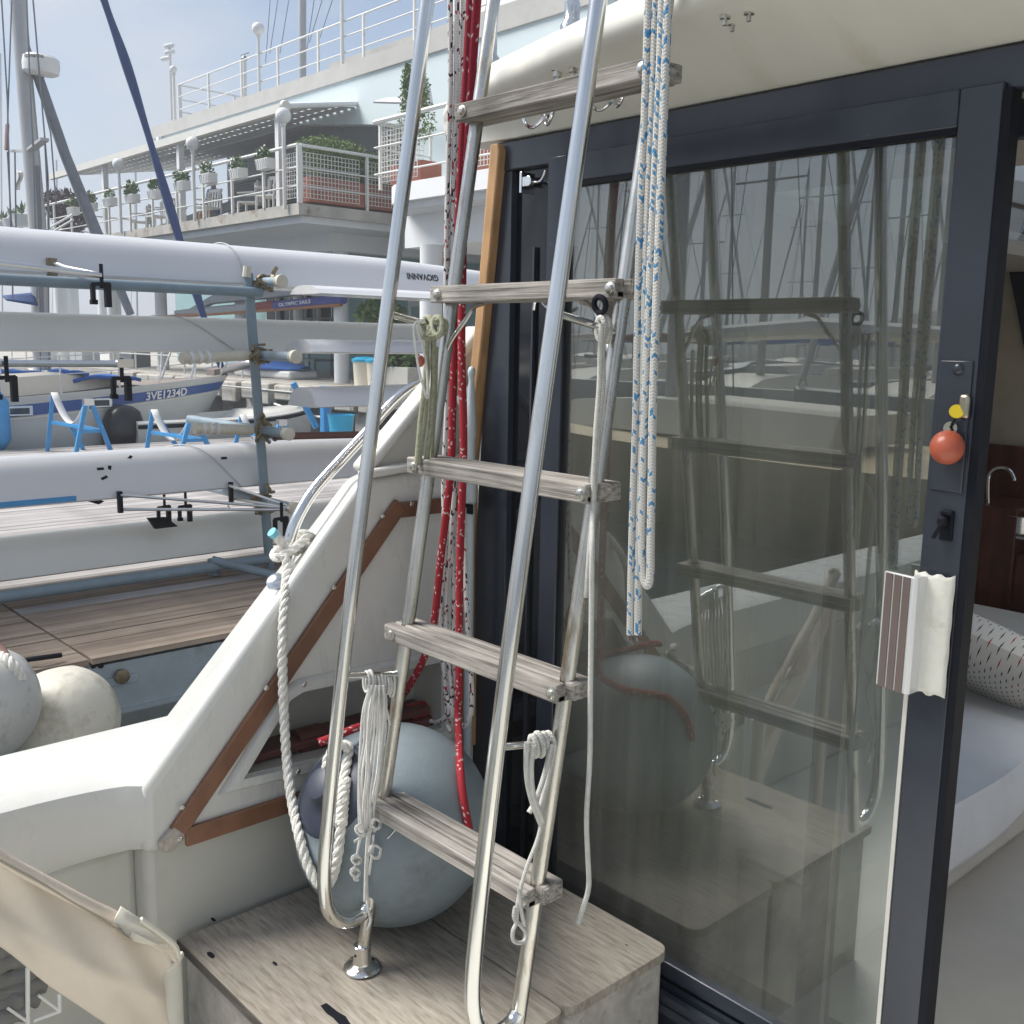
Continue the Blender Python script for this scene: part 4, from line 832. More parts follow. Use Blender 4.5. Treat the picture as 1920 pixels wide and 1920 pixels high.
cordobj(wh, 'tail', [PX(XL+.026, [(690,1555),(686,1620),(684,1690)]), PX(XL+.022, [(694,1555),(688,1640),(690,1700),(695,1725),(688,1745)]), PX(XL+.03, [(664,1578),(680,1568),(690,1560)]), PX(XL+.028, [(700,1565),(699,1590),(692,1640)]), PX(XL+.028, [(678,1560),(670,1600),(664,1645),(672,1650)]), PX(XL+.018, [(718,1300),(722,1320),(730,1352),(731,1360)])], .0029, CORD, 7)
# lower right hank
wr = thing('short_cord_hank', 'short white cord looped on the lower right standoff with a hanging tail', 'cord', sX(1010, 1400, XR+.02))
wraps(sX(996,1390,XR), sX(1036,1378,XR), .018, 4, .0052, ROPEC, wr, .004)
cordobj(wr, 'hanging_strand', [PX(XR+.02, [(988,1392),(987,1430),(990,1470),(1000,1510),(1014,1545)]), PX(XR+.026, [(1000,1398),(996,1440),(1000,1490),(1018,1540)]), PX(XR+.012, [(1034,1395),(1022,1450),(1005,1500),(992,1524)]), PX(XR+.008, [(1040,1398),(1030,1450),(1014,1510),(1006,1528)])], .0048, ROPEC)
cordobj(wr, 'tail', [PX(XR+.02, [(1016,1545),(1006,1580),(990,1620),(978,1660),(970,1700),(968,1730),(962,1745),(962,1762),(972,1768),(984,1764),(986,1750),(976,1735),(964,1722),(966,1700)]), PX(XR+.024, [(974,1665),(976,1700),(984,1735)])], .0036, ROPEC)
# long cord on the upper right standoff
lc = thing('long_white_cord', 'long thin white cord hanging from the upper right standoff down past the right rail', 'cord', sX(1083, 1730, XR+.03))
wraps(sX(1124,604,XR), sX(1142,610,XR), .018, 3, .0050, ROPEC, lc, .004)
cordobj(lc, 'hanging_strand', [PX(XR+.02, [(1128,606),(1126,650),(1124,720),(1118,800),(1114,880),(1112,960)]) + PX(XR+.045, [(1110,1040),(1109,1150),(1107,1300),(1106,1420),(1100,1530),(1102,1600),(1104,1660),(1094,1700),(1083,1732)]), PX(XR+.014, [(1134,606),(1130,660),(1131,720),(1123,800),(1118,880),(1112,960),(1104,1050),(1098,1120)])], .0046, ROPEC)
# ================================================================ floating pontoon with its decking
PX0, PZ = -4.72, -.10
pon = MB(); pon.box((PX0+.0, -1.9, PZ-.30), (PX0-.06, 19, PZ-.045)); pon.box((PX0+.012, -1.9, PZ-.30), (PX0, 19, PZ-.275)); pon.box((-14.0, -1.9, PZ-.32), (-13.94, 19, PZ-.045)); pon.box((PX0-.5, -1.9, -.9), (-13.5, 19, PZ-.12))
pontoon = setp(pon.build('pontoon', GALV, smooth=0), None, None, None, 'structure')
pw, gap = .136, .008
mods = [(-1.9, 1.672), (1.688, 10.2), (10.216, 18.9)]
meshes = {}
for j, (ya, yb) in enumerate(mods):
    for var in range(2):
        mm = MB(); mm.box((-pw/2, 0, -.028), (pw/2, yb-ya, 0)); o = mm.build('plank', PLK1 if var == 0 else PLK2, pontoon, smooth=0); meshes[(j, var)] = o.data; bpy.data.objects.remove(o)
x = PX0 - pw/2 + .015; i = 0
while x > -14.0:
    for j, (ya, yb) in enumerate(mods):
        brown = x > -5.75 or (x > -6.2 and random.random() < .4)
        o = bpy.data.objects.new('plank', meshes[(j, 0 if brown else 1)]); COL.objects.link(o); o.parent = pontoon
        o.location = (x, ya, PZ + random.uniform(-.002, .002)); o.rotation_euler = (0, random.uniform(-.012, .012), 0)
    x -= pw + gap*random.uniform(.6, 1.5); i += 1
m = MB(); a, b = sX(150, 1282, PX0+.02), sX(262, 1283, PX0+.02); m.box((PX0+.004, a.y, a.z-.05), (PX0+.014, b.y, b.z+.055)); jp = m.build('joint_plate', GALV, pontoon, bevel=.003)
m = MB(); m.lathe(sX(228, 1268, PX0+.014), (1,0,0), [(.036,0),(.036,.014),(.026,.02)], 14); m.build('rusty_bolt', RUST, pontoon)
for px, py in ((175,1248),(189,1248)):
    m = MB(); m.lathe(sX(px, py, PX0+.002), (1,0,0), [(.014,0),(.014,.004)], 10); m.build('hole_rim', BLACK, pontoon)
m = MB(); c = sZ(70, 1242, PZ+.012); m.tube(smoothpath([c+V((0,-.10,-.01)), c+V((0,-.06,.02)), c+V((.03,.0,.028)), c+V((.02,.10,.02))], 5), .012, 8); m.build('deck_ring', BLACK, pontoon)
# white pear fenders hanging between the yacht and the pontoon
def pearf(name, label, c, r, mm, axv):
    t = thing(name, label, 'fender', c); axv = V(axv).normalized(); pr_ = [(r*sin(pi*i/24), -r*cos(pi*i/24)) for i in range(0, 20)]; rl, hl = pr_[-1]
    m = MB(); m.lathe(c, axv, pr_ + [(rl*.72, hl+.07*r), (rl*.42, hl+.13*r), (rl*.2, hl+.165*r), (rl*.1, hl+.17*r)], 36); m.build('fender_body', mm, t, smooth=60); return t
c1 = sX(116, 1352, -4.12); f1 = pearf('pear_fender', 'dirty cream pear shaped fender hanging between the yacht and the pontoon, the right one', c1, .225, FENDW, (-.1, -.30, 1))
c2 = sX(-52, 1320, -4.0); f2 = pearf('pear_fender', 'grey white pear shaped fender cut by the left photo edge, with a rope on it', c2, .235, FENDG, (.1, .25, .9))
m = MB(); twisted(m, smoothpath([sX(-12,1215,-4.05), sX(8,1232,-3.9), sX(26,1250,-3.85), sX(40,1275,-3.85)], 6), .02, .08); m.build('lanyard', ROPEW, f2)
m = MB(); m.tube(smoothpath([sX(-30,1195,-4.0), sX(0,1212,-3.95), sX(12,1228,-3.9)], 4), .012, 8); m.build('painter', RPIPE, f2)
# ================================================================ scaffold pipe boat rack
RX = -5.9
rack = thing('boat_rack', 'blue grey scaffold pipe rack carrying stacked rowing shells on the pontoon', 'boat rack', sX(505, 1065, RX))
def pipe(name, a, b, r=.030, mm=RACK): m = MB(); m.tube([a, b], r, 14); return m.build(name, mm, rack)
pipe('upright', sX(465, 512, RX), sX(506, 1066, RX), .031)
for za, xo in ((1.672, .055), (-.02, .06)): pipe('long_bar', V((RX+xo, -1.7, za)), V((RX+xo, 3.24, za)), .031)
pipe('foot_stub', sX(399, 1048, RX-.02), sX(401, 1078, RX-.02), .034, BLUEP if False else RACK)
pipe('base_bar', sX(398, 1050, RX+.05), sX(530, 1083, RX+.35), .027)
arms = ((1.735, .26), (1.285, .46), (.815, .36), (.36, .42))
for z, ex in arms:
    yq = 3.22 + (.05 if z > 1.7 else .02)
    b_ = V((RX+ex, yq, z)); a_ = V((RX-1.0, yq, z)); pipe('cross_arm', a_, b_, .030)
    m = MB(); m.lathe(b_-V((.05,0,0)), (1,0,0), [(.034,0),(.040,.012),(.034,.022),(.041,.034),(.041,.055),(.03,.06)], 12); m.build('end_cap', CAPM, rack)
    m = MB(); c = V((RX+.03, yq, z))
    for k in range(14):
        d = V((random.uniform(-.03,.07), random.uniform(-.08,.07), random.uniform(-.06,.07))); m.bar(c+d, c+d+V((random.uniform(-.05,.05), random.uniform(-.05,.05), random.uniform(-.04,.05))), .022, .016)
    m.tube([c+V((.0, .042*cos(a), .042*sin(a))) for a in [2*pi*k/12 for k in range(12)]], .012, 8, closed=True); m.tube([c+V((-.03+.042*cos(a), .042*sin(a), 0)) for a in [2*pi*k/12 for k in range(12)]], .012, 8, closed=True)
    cl = m.build('clamp', RUST, rack)
m = MB(); m.tube([sX(462,520,RX+.02), sX(464,500,RX+.02)], .026, 10); m.build('end_cap', CAPM, rack)
for z, px in ((1.285, 340), (.815, 365)):
    m = MB(); b_ = V((RX+.30, 3.24, z-.015)); 
    a_ = sX(px, 672 if z > 1 else 803, RX+.05); m.tube([a_, V((RX+.0, 3.18, z))], .033, 12); m.build('padded_arm', CAPM, rack)
    for k in range(3):
        m = MB(); c = a_.lerp(V((RX, 3.18, z)), .1+.12*k); m.lathe(c, V((RX,3.18,z))-a_, [(.038,0),(.042,.012),(.038,.024)], 12); m.build('tape_band', WEB, rack)
pipe('red_brown_bar', sX(515, 818, RX+.05), sX(672, 815, RX+.05), .024, RPIPE)
# ---------------------------------------------------------------- rowing shells, stored keel up
def shell(label, X, ya, yb, zt, zb, mm=HULLW, wid=.30, bow_taper=2.5, blunt=False, pos='rowing_shell', group='rowing shells stored on the rack'):
    t = thing(pos, label, 'rowing shell', (X, (ya+yb)/2, zb), group); m = MB(); ns = 30; rings = []
    for i in range(ns+1):
        y = ya + (yb-ya)*i/ns; q = 1.0
        if not blunt: q = min(1, (max(0, yb-y)/bow_taper)**.75 + .06) if yb-y < bow_taper else 1
        else: q = 1 - .25*((y-ya)/(yb-ya)) if False else min(1, .82+.18*((y-ya)/1.2))
        h = (zt-zb)*(.55+.45*q); w = wid*q; zc = zb + (zt-zb)*.5 if False else zb; r = []
        for fx, fz in ((.70,-.0),(.97,.015),(1.0,.055),(.955,.17),(.895,.30),(.845,.44),(.79,.57),(.70,.71),(.57,.83),(.40,.93),(.2,.985),(0,1.0)): r.append(V((X + w/2*fx, y, zc + h*fz)))
        r += [V((2*X-p.x, p.y, p.z)) for p in reversed(r[:-1])]
        rings.append(r)
    m.loft(rings); m.build('hull', mm, t, smooth=50)
    return t
def band(t, X, y, zt, zb, wid, name='lashing', sk=.1):
    m = MB(); h = zt-zb; pts = []
    for k in range(13): q_ = k/12; fx = (1.01, .96, .90, .85, .80, .71, .58, .41, .2, 0, -.2, -.4, -.58)[k]; fz = (.05,.19,.32,.46,.59,.73,.85,.95,1.0,1.02,1.0,.95,.85)[k]; pts.append(V((X+(wid/2)*fx*1.01+.003, y+sk*(.4-q_), zb+h*fz+.004)))
    m.tube(pts, .004, 6); m.build(name, FENDG, t)
def oarlock(m, c, s=1): 
    m.tube([c+V((0,0,.06*s)), c+V((0,0,-.07*s))], .011*s, 8); m.bar(c+V((.0,-.05,-.05))*s, c+V((0,-.05,-.15))*s, .02*s, .03*s); m.bar(c+V((0,.03,-.04))*s, c+V((0,.03,-.17))*s, .03*s, .035*s); m.bar(c+V((0,-.055,-.05))*s, c+V((0,.04,-.045))*s, .02*s, .02*s); m.bar(c+V((0,-.065,-.145))*s, c+V((0,-.03,-.145))*s, .03*s, .025*s)
s1 = shell('topmost white shell on the rack with the dark name on its bow', -6.2, -1.6, 6.6, 1.975, 1.715, wid=.46)
band(s1, -6.2, 3.18, 1.975, 1.715, .46)
m = MB(); e = sX(190, 516, -5.72)
m.tube([sX(-60,486,-5.8), e], .016, 10); m.tube([sX(95,492,-5.99), sX(125,503,-5.9), e], .014, 10); rg = m.build('rigger', ALU, s1)
m = MB(); m.box(sX(95,505,-5.98)+V((-.01,-.02,-.05)), sX(95,505,-5.98)+V((.02,.03,.06))); m.build('rigger_plate', RUST, s1)
m = MB(); oarlock(m, e); m.build('oarlock', BLACK, rg)
vs_, fs = text_mesh('GIOVANNI', .075, .002)
xs_ = [v.x for v in vs_]; wT = max(xs_)
m = MB(); ya_, yb_ = 4.50, 4.80; k_ = (yb_-ya_)/wT
def secx(u):
    T = ((0,.97),(.055,1.0),(.17,.955),(.30,.895),(.44,.845),(.57,.79),(.71,.70),(.83,.57),(.93,.40),(.985,.2),(1,0))
    u = max(0, min(1, u))
    for (a, b), (c, d) in zip(T, T[1:]):
        if a <= u <= c: return b+(d-b)*(u-a)/(c-a)
    return 0
def shs(y, z):
    q = min(1, ((6.6-y)/2.5)**.75+.06) if 6.6-y < 2.5 else 1; h = .26*(.55+.45*q); w = .46*q
    u = (z-1.715)/h; return -6.2 + w/2*secx(u) + .004
m.add([V((shs(yb_-v.x*k_, 1.868-v.y*k_), yb_-v.x*k_, 1.868-v.y*k_)) for v in vs_], fs); m.build('bow_name', TXTK, s1, smooth=0, fix=False)
s2 = shell('yellowed cream shell second from the top of the rack', -6.25, -1.6, 7.2, 1.515, 1.295, HULLC, .44)
band(s2, -6.25, 2.95, 1.515, 1.295, .44, sk=.5)
m = MB(); e = sX(238, 682, -5.55); m.tube([sX(-80,681,-5.6), e], .019, 10); m.box(e+V((-.02,-.06,-.02)), e+V((.02,.03,.025))); rg = m.build('rigger', ALU, s2)
m = MB(); oarlock(m, e+V((0,-.03,-.03))); m.build('oarlock', BLACK, rg)
e2 = sX(12, 690, -5.55); m = MB(); oarlock(m, e2+V((0,0,0))); m.build('oarlock', BLACK, rg)
s3 = shell('white shell with black tape patches and two riggers, third from the top', -6.2, -1.6, 7.4, .705, .44, wid=.50)
band(s3, -6.2, 2.98, .705, .44, .50, sk=.35)
for px, py, r_ in ((196,881,0),(213,880,1.4),(200,897,.5),(257,862,.9),(430,861,0)):
    c = sX(px, py, -5.955); 
    zz = c.z; xx = -6.2+.25*secx((zz-.44)/.265)
    m = MB(); q1_ = V((0, cos(r_), sin(r_)*.8)); q2_ = V((-.35, -sin(r_), cos(r_)*.8)); c = V((xx+.004, c.y, zz)); m.add([c-q1_*.02-q2_*.009, c+q1_*.02-q2_*.009, c+q1_*.02+q2_*.009, c-q1_*.02+q2_*.009], [(0,1,2,3)]); m.build('tape_patch', BLACK, s3, smooth=0, solid=.001)
for (x0_, y0_, x1_, y1_, ex, ey) in ((222,928,228,955,535,952),(430,910,436,935,540,948)):
    m = MB(); a1_, a2_ = sX(x0_, y0_, -5.93), sX(x1_, y1_, -5.93); e = sX(ex, ey, -5.4)
    m.tube([a1_, e], .009, 8); m.tube([a2_, e+V((0,0,-.012))], .009, 8); m.tube([a1_.lerp(e,.65), a2_.lerp(e,.65)], .006, 8); rg = m.build('rigger', ALU, s3)
    m = MB(); m.box(a2_+V((-.015,-.02,-.02)), a1_+V((.015,.02,.02))); m.build('rigger_plate', BLACK, s3)
m = MB(); oarlock(m, sX(528, 965, -5.4)+V((0,0,.02)), .9); m.build('oarlock', BLACK, rg)
c = sX(300, 958, -6.0)
for d_ in (V((0,.03,.06)), V((.1,.12,.07))): m = MB(); oarlock(m, c+d_, .8); m.build('shoe_strap', BLACK, s3)
m = MB(); m.prism([sX(278,972,-6.0), sX(312,970,-6.0), sX(334,987,-6.0), sX(292,992,-6.0)], (-.03,0,0)); m.build('foot_board', BLACK, s3)
m = MB(); m.bar(V((-5.955,-1.5,.462)), V((-5.955,sX(143,930,-5.95).y,.468)), .01, .03); m.build('blue_gunwale', BLUEP, s3)
m = MB(); m.prism([sX(150,936,-6.0), sX(185,946,-6.0), sX(196,940,-6.0), sX(180,934,-6.0)], (-.1,0,0)); m.build('seat_rail', BLACK, s3)
s4 = shell('grey white shell lying lowest on the rack just above the deck', -6.25, -1.6, 7.6, .235, .02, HULLC, .46)
# blunt-ended shells on the neighbouring rack, seen right of the upright
for (px, yt, ybm, lab) in ((603,533,550,'white shell end just below the named bow, right of the rack upright'),(592,634,661,'white square ended shell in the middle right of the rack upright'),(598,724,766,'white square ended shell lowest right of the rack upright, above the blue bucket')):
    a = sX(px, (yt+ybm)/2, -5.5); zt, zb = sX(px, yt, -5.6).z, sX(px, ybm, -5.5).z
    shell(lab, -5.7, a.y, a.y+9, zt, zb, HULLW, .42, blunt=True, group='rowing shells right of the rack upright')
# ================================================================ blue trestles with slings
def trestle(label, off, hs=1.0):
    fl, bl, fr2, br = sZ(89,846,PZ)+off, sZ(156,843,PZ)+off, sZ(141,857,PZ)+off, sZ(211,853,PZ)+off
    t = thing('boat_trestle', label, 'trestle', (fl+br)/2, 'blue trestles on the pontoon'); tl = V(((fl.x+bl.x)/2, (fl.y+bl.y)/2-.10, PZ+.72*hs)); tr2 = V(((fr2.x+br.x)/2, (fr2.y+br.y)/2-.04, PZ+.66*hs))
    for nm, a, b in (('leg', fl, tl+V((0,-.02,0))), ('leg', bl, tl+V((0,.03,-.04))), ('leg', fr2, tr2+V((0,-.03,0))), ('leg', br, tr2+V((0,.04,0)))):
        m = MB(); m.bar(a, b, .045, .05); m.build(nm, BLUEP, t)
    for a, b, c, d in ((fl, tl, fr2, tr2), (fr2, tr2, br, tr2), (bl, tl, br, tr2)):
        m = MB(); m.bar(a.lerp(b, .52 if c is fr2 else .47), c.lerp(d, .55 if c is fr2 else .47), .03, .04); m.build('cross_bar', BLUEP, t)
    m = MB(); n_ = 14
    def sl_(u, v):
        p = tl.lerp(tr2, u); return p + V((0, (v-.5)*.09, .03 - .34*sin(pi*u)**.9))
    m.grid(sl_, n_, 2); m.build('sling', WEB, t, solid=.008)
    m = MB(); m.box(tr2+V((-.04,-.06,-.03)), tr2+V((.04,.06,.05))); m.build('sling_clamp', ALU, t)
    return t
o0 = sZ(89, 846, PZ)
trestle('blue trestle with a sagging white sling in front of the boat portholes, left one', V((0,0,0)))
trestle('blue trestle in front of the white dinghy, the middle one', sZ(274,851,PZ)-o0, .74)
trestle('blue trestle half hidden behind the rack upright', sZ(440,842,PZ)-o0, .6)
# blue bucket and post
bk_ = sZ(640, 832, PZ)
bkt = thing('bucket', 'light blue bucket standing on the pontoon behind the red brown bar', 'bucket', bk_)
m = MB(); m.lathe(bk_, (0,0,1), [(.13,0),(.15,.005),(.165,.2),(.19,.40),(.20,.42),(.185,.42),(.15,.2),(.13,.03)], 22); m.build('bucket_body', BLUEB, bkt)
m = MB(); m.tube(smoothpath([bk_+V((0,-.19,.42)), bk_+V((0,-.12,.56)), bk_+V((0,.02,.60)), bk_+V((0,.14,.54)), bk_+V((0,.19,.42))], 5), .006, 6); m.build('bucket_handle', WIRE, bkt)
pst = thing('blue_post', 'blue leaning posts standing behind the blue bucket', 'post', bk_+V((-.5,0,0)))
m = MB(); m.bar(bk_+V((-.5,.05,0)), bk_+V((-.5,.05,.80)), .11, .11); m.build('post', BLUEP, pst)
m = MB(); m.bar(bk_+V((-.5,-.1,.2)), bk_+V((-.6,-.42,.85)), .08, .08); m.build('strut', BLUEP, pst)
# ================================================================ dinghy with outboard
dg_c = sX(300, 838, -14.9)
din = thing('dinghy', 'low white dinghy with a dark rubbing strip moored beyond the trestles', 'dinghy', (-15.0, 7.5, -.6))
y0_, y1_ = sX(230, 830, -14.9).y, sX(585, 800, -14.9).y
m = MB(); rings = []
for i in range(15):
    t_ = i/14; y = y0_+(y1_-y0_)*t_; w = .62*(1-max(0,(t_-.55)/.45)**2.2)+.02; zt = .15+.10*max(0,(t_-.4)/.6)**1.5; 
    rings.append([V((-14.95-w,y,zt)), V((-14.95-w*.98,y,zt-.22)), V((-14.95-w*.6,y,-.75)), V((-14.95+w*.6,y,-.75)), V((-14.95+w*.98,y,zt-.22)), V((-14.95+w,y,zt)), V((-14.95+w-.07,y,zt+.03)), V((-14.95+(w-.08)*.9,y,zt-.08 if t_ < .62 else zt+.06)), V((-14.95-(w-.08)*.9,y,zt-.08 if t_ < .62 else zt+.06)), V((-14.95-w+.07,y,zt+.03))])
m.loft(rings); m.build('dinghy_hull', DINGW, din, smooth=40)
m = MB(); m.tube([V((-14.95+.62*(1-max(0,(t_-.55)/.45)**2.2)+.03, y0_+(y1_-y0_)*t_, -.07+.17+.10*max(0,(t_-.4)/.6)**1.5)) for t_ in [i/14 for i in range(15)]], .03, 8); m.build('rubbing_strip', BLACK, din)
om = thing('outboard_motor', 'black outboard motor tilted up on the dinghy stern behind the trestles', 'outboard motor', (-14.6, y0_-.2, -.3))
c = sX(226, 796, -14.6); m = MB(); prof_ = [(.06,-.30),(.24,-.26),(.28,-.1),(.27,.06),(.22,.19),(.12,.26),(.02,.28)]
m.loft([[c+V((.85*r_*cos(a), 1.15*r_*(1 if sin(a) > 0 else .8)*abs(sin(a))**.7*(1 if sin(a) > 0 else -1)+.3*h_*.4, h_)) for a in [2*pi*k/20 for k in range(20)]] for r_, h_ in prof_]); m.build('cowling', OUTB, om, smooth=50)
m = MB(); m.bar(c+V((0,.02,-.26)), c+V((0,-.35,-.55)), .14, .2); m.bar(c+V((0,-.2,-.38)), c+V((0,-.75,-.42)), .10, .14); m.prism([c+V((0,-.6,-.34)), c+V((0,-.95,-.42)), c+V((0,-.6,-.52))], (.03,0,0)); m.box(c+V((-.12,.0,-.5)), c+V((.12,.25,-.26))); m.build('leg_and_bracket', OUTB, om)
# ================================================================ quay
m = MB(); m.box((-60, 12.7, -6), (2, 60, .398)); m.box((-60, 11.61, .10), (2, 12.7, .398)); quay = setp(m.build('quay', CONC, smooth=0), None, None, None, 'structure')
for k in range(26):
    x_ = -30 + k*.82 + random.uniform(-.1,.1); m = MB(); h_ = random.uniform(.30,.52); m.box((x_, 11.42+random.uniform(-.05,.05), .385-h_), (x_+.76+random.uniform(-.1,.05), 11.62, .385+random.uniform(-.03,.012))); m.build('edge_stone', CONC, quay, bevel=.04)
for x_ in (-27, -24.2, -21.6, -19.3, -17.1, -14.8):
    m = MB(); m.bar((x_, 11.9, -1.5), (x_, 11.9, .1), .5, .55); m.build('pier_stub', CONC, quay, bevel=.06)
m = MB(); m.tube([V((-26,11.38,.26)), V((-15,11.38,.24))], .02, 6); m.build('quay_cable', FENDG, quay)
for (a, b) in (((284,450+195),(350,545+260)),):
    pass
moor = thing('mooring_line', 'white mooring line running from the quay to the pontoon behind the rack', 'mooring line', sX(500, 770, -15.5))
m = MB(); twisted(m, smoothpath([sY(515,757,11.3), sX(545,768,-15.8), sX(575,778,-15.2), sX(610,783,-14.5)], 6), .022, .12); m.build('line', ROPEW, moor)
moor2 = thing('mooring_chain', 'pale sagging mooring chain from the sailboat bow above dark water', 'mooring chain', sX(400, 778, -17))
m = MB(); twisted(m, smoothpath([sX(360,785,-16), sX(395,781,-17), sX(432,776,-18), sX(470,772,-19)], 6), .03, .15); m.build('line', ROPEW, moor2)
# ================================================================ sailboat with the blue band
SX_ = -15.8
def hb(y): t = (8.1-y)/9.6; return 1.45*sin(pi/2*min(max(t,0)/.5, 1))**.75 * (1 if y > 2 else max(.45, 1-.05*(2-y)**1.6))
def sheer(y): return .50 + .25*max(0, min(1.1, (y-3.8)/4.3))**1.1 if y > 3.8 else .50+.012*(3.8-y)
boat = thing('sailboat', 'sailboat with a blue band and registration number on its grey white hull beyond the trestles', 'sailboat', (SX_, 4, -.7))
def hx(y, z):  # near side of the hull
    s_ = sheer(y); f = max(0, min(1, (s_-z)/(s_+.75))); b = hb(y-.55*f) if y < 8.1 else 0
    b = hb(y)
    return SX_ + b*(1-.10*f*f)
ys = [8.1-.0, 8.04, 7.95, 7.8, 7.6, 7.3, 7, 6.6, 6.2, 5.7, 5.2, 4.6, 4, 3, 2, 1, 0, -1, -1.6]
def side(z0f, z1f, name, mm, off=0.0, nz=6):
    for sg in ((1, -1) if off == 0 else (1,)):
        m = MB(); rows = []
        for y in ys:
            if off and y > 8.05: continue
            row = []
            for k in range(nz+1):
                z = z0f(y)+(z1f(y)-z0f(y))*k/nz; f = max(0, min(1, (sheer(y)-z)/(sheer(y)+.75))); row.append(V((SX_ + sg*(hx(y, z)-SX_+off), y - .95*f*max(0, (y-5.0)/3.1), z)))
            rows.append(row)
        m.loft(rows, closed=False, caps=False); yield m.build(name, mm, boat, smooth=60)
for o in side(lambda y: -.78, sheer, 'hull', BHULL): pass
for o in side(lambda y: sheer(y)-.225+.02*(y-5)*.3, lambda y: sheer(y)-.075, 'blue_band', BBAND, .006, 2): pass
for o in side(lambda y: sheer(y)-.262+.02*(y-5)*.3, lambda y: sheer(y)-.238+.02*(y-5)*.3, 'white_rubbing_strake', DINGW, .012, 1): pass
for o in side(lambda y: sheer(y)-.03, lambda y: sheer(y)+.03, 'toe_rail', BHULL, .01, 1): pass
m = MB(); m.loft([[V((SX_-hb(y)*.99, y, sheer(y)-.005)), V((SX_+hb(y)*.99, y, sheer(y)-.005))] for y in ys], closed=False, caps=False); m.build('deck', TEAKD, boat)
def tw(y): return .72 if y < 4.6 else .72*max(.15, 1-((y-4.6)/1.8)**2)
m = MB(); m.loft([[V((SX_+tw(y)*c, y, sheer(y)+(.30 if y < 5.4 else .30-(y-5.4)*.27)*h)) for c, h in ((1.12,0),(1.0,.85),(.9,1),(-.9,1),(-1,.85),(-1.12,0))] for y in (-1, 1, 2.5, 3.5, 4.6, 5.2, 5.8, 6.2)]); m.build('cabin_trunk', BCABIN, boat, smooth=30)
for px, py in ((36,765),(199,750)):
    y = sX(px, py, -14.42).y; z = sheer(y)-.155
    m = MB(); c = V((hx(y, z)+.012, y, z)); m.box(c+V((-.02,-.17,-.07)), c+V((.01,.17,.07))); f_ = m.build('porthole', ALU, boat, bevel=.03, seg=3)
    m = MB(); m.box(c+V((.0,-.125,-.042)), c+V((.013,.125,.042))); m.build('pane', WINM, f_, bevel=.01)
vs_, fs = text_mesh('3VE1234D', .16, .004, .12); wT = max(v.x for v in vs_); hT = max(v.y for v in vs_)
yA, yB = 6.30, 7.10
m = MB(); m.add([V((hx(yA+(yB-yA)*v.x/wT+.06, .6)+.03, yA+(yB-yA)*v.x/wT, sheer(yA+(yB-yA)*v.x/wT)-.195+.115*v.y/hT)) for v in vs_], fs); m.build('registration_number', TXTW, boat, smooth=0, fix=False)
for (px, py, w) in ((20,703,.5),(110,702,.34),(190,712,.5)):
    c = sX(px, py, SX_+.35); m = MB(); m.grid(lambda u, v: c+V((.5*(v-.5), w*(u-.5)*2, .05*sin(pi*u)+.012*sin(11*u+5*v))), 10, 6); m.build('blue_cloth', BCLOTH, boat, solid=.05)
for px, py in ((39,697),(64,701)): m = MB(); m.ball(sX(px, py, SX_+.3), .13, 10, (1,1,.45)); m.build('dorade_vent', BCABIN, boat)
mast_b = V((SX_, 5.16, .5)); m = MB(); m.tube([mast_b, sX(70,420,SX_), sX(33,0,SX_), sX(33,0,SX_)+V((0,-.10,5))], [.125,.12,.105,.09], 16); mst = m.build('mast', MAST, boat)
m = MB(); m.lathe(sX(77,122,SX_+.28)-V((0,0,.0)), (.1,.05,1), [(.18,-.13),(.235,-.10),(.245,0),(.235,.09),(.19,.125),(.05,.135)], 26); rdm = m.build('radar_dome', WHITEP, boat)
vs_, fs = text_mesh('Raymarine', .11, .001); wT = max(v.x for v in vs_); c0_ = sX(77,113,SX_+.28)
def rad(v):
    a = -.15 + 1.15*(v.x/wT-.5); d0 = V((cos(radians(-35)+a), sin(radians(-35)+a), 0)); return c0_ + d0*.246 + V((0,0,-.02+v.y*.8))
m = MB(); m.add([rad(v) for v in vs_], fs); m.build('radar_lettering', TXTK, rdm, smooth=0, fix=False)
m = MB(); c = sX(58,138,SX_); m.bar(c, sX(80,130,SX_+.3), .06, .07); m.tube([sX(50,80,SX_), sX(57,100,SX_+.1), sX(56,118,SX_+.1)], .03, 6); m.build('radar_bracket', WIRE, boat)
m = MB(); m.bar(sX(55,283,SX_), sX(84,261,SX_+.9), .11, .035); m.build('spreader', MAST, boat)
m = MB(); m.bar(sX(50,283,SX_), sX(15,283,SX_-.9), .06, .03); m.build('spreader', MAST, boat)
gp_ = [sX(x, y, SX_) for x, y in ((-300+470,-90),(195,0),(240,130),(292,300),(337,450),(362,530),(384,600),(408,668),(420,705))]
m = MB(); m.tube(smoothpath(gp_, 8), [.062+.012*sin(i*.5) for i in range(65)], 10); m.build('furled_genoa', SAILB, boat)
m = MB(); m.tube([sX(66,128,SX_+.05), sX(122,290,SX_+.05), sX(182,440,SX_+.05), sX(245,590,SX_+.05)], [.07,.075,.085,.06], 10); m.build('furled_staysail', SAILG, boat)
for pts in (((3,0),(14,190),(20,430)),((22,0),(14,240)),((14,285),(22,430),(24,560)),((50,0),(56,150),(63,300),(70,560)),((62,0),(74,140),(90,330),(92,430)),((84,262),(90,400),(92,700)),((75,170),(95,250),(105,380)),((70,310),(73,420),(76,700)),((28,285),(30,430))):
    m = MB(); m.tube([sX(x, y, SX_+.5) for x, y in pts], .011, 5); m.build('shroud', WIRE, boat)
m = MB(); m.tube([sX(70,312,SX_+.12), sX(75,420,SX_+.12), sX(79,600,SX_+.12)], .03, 6); m.build('mast_line', WIRE, boat)
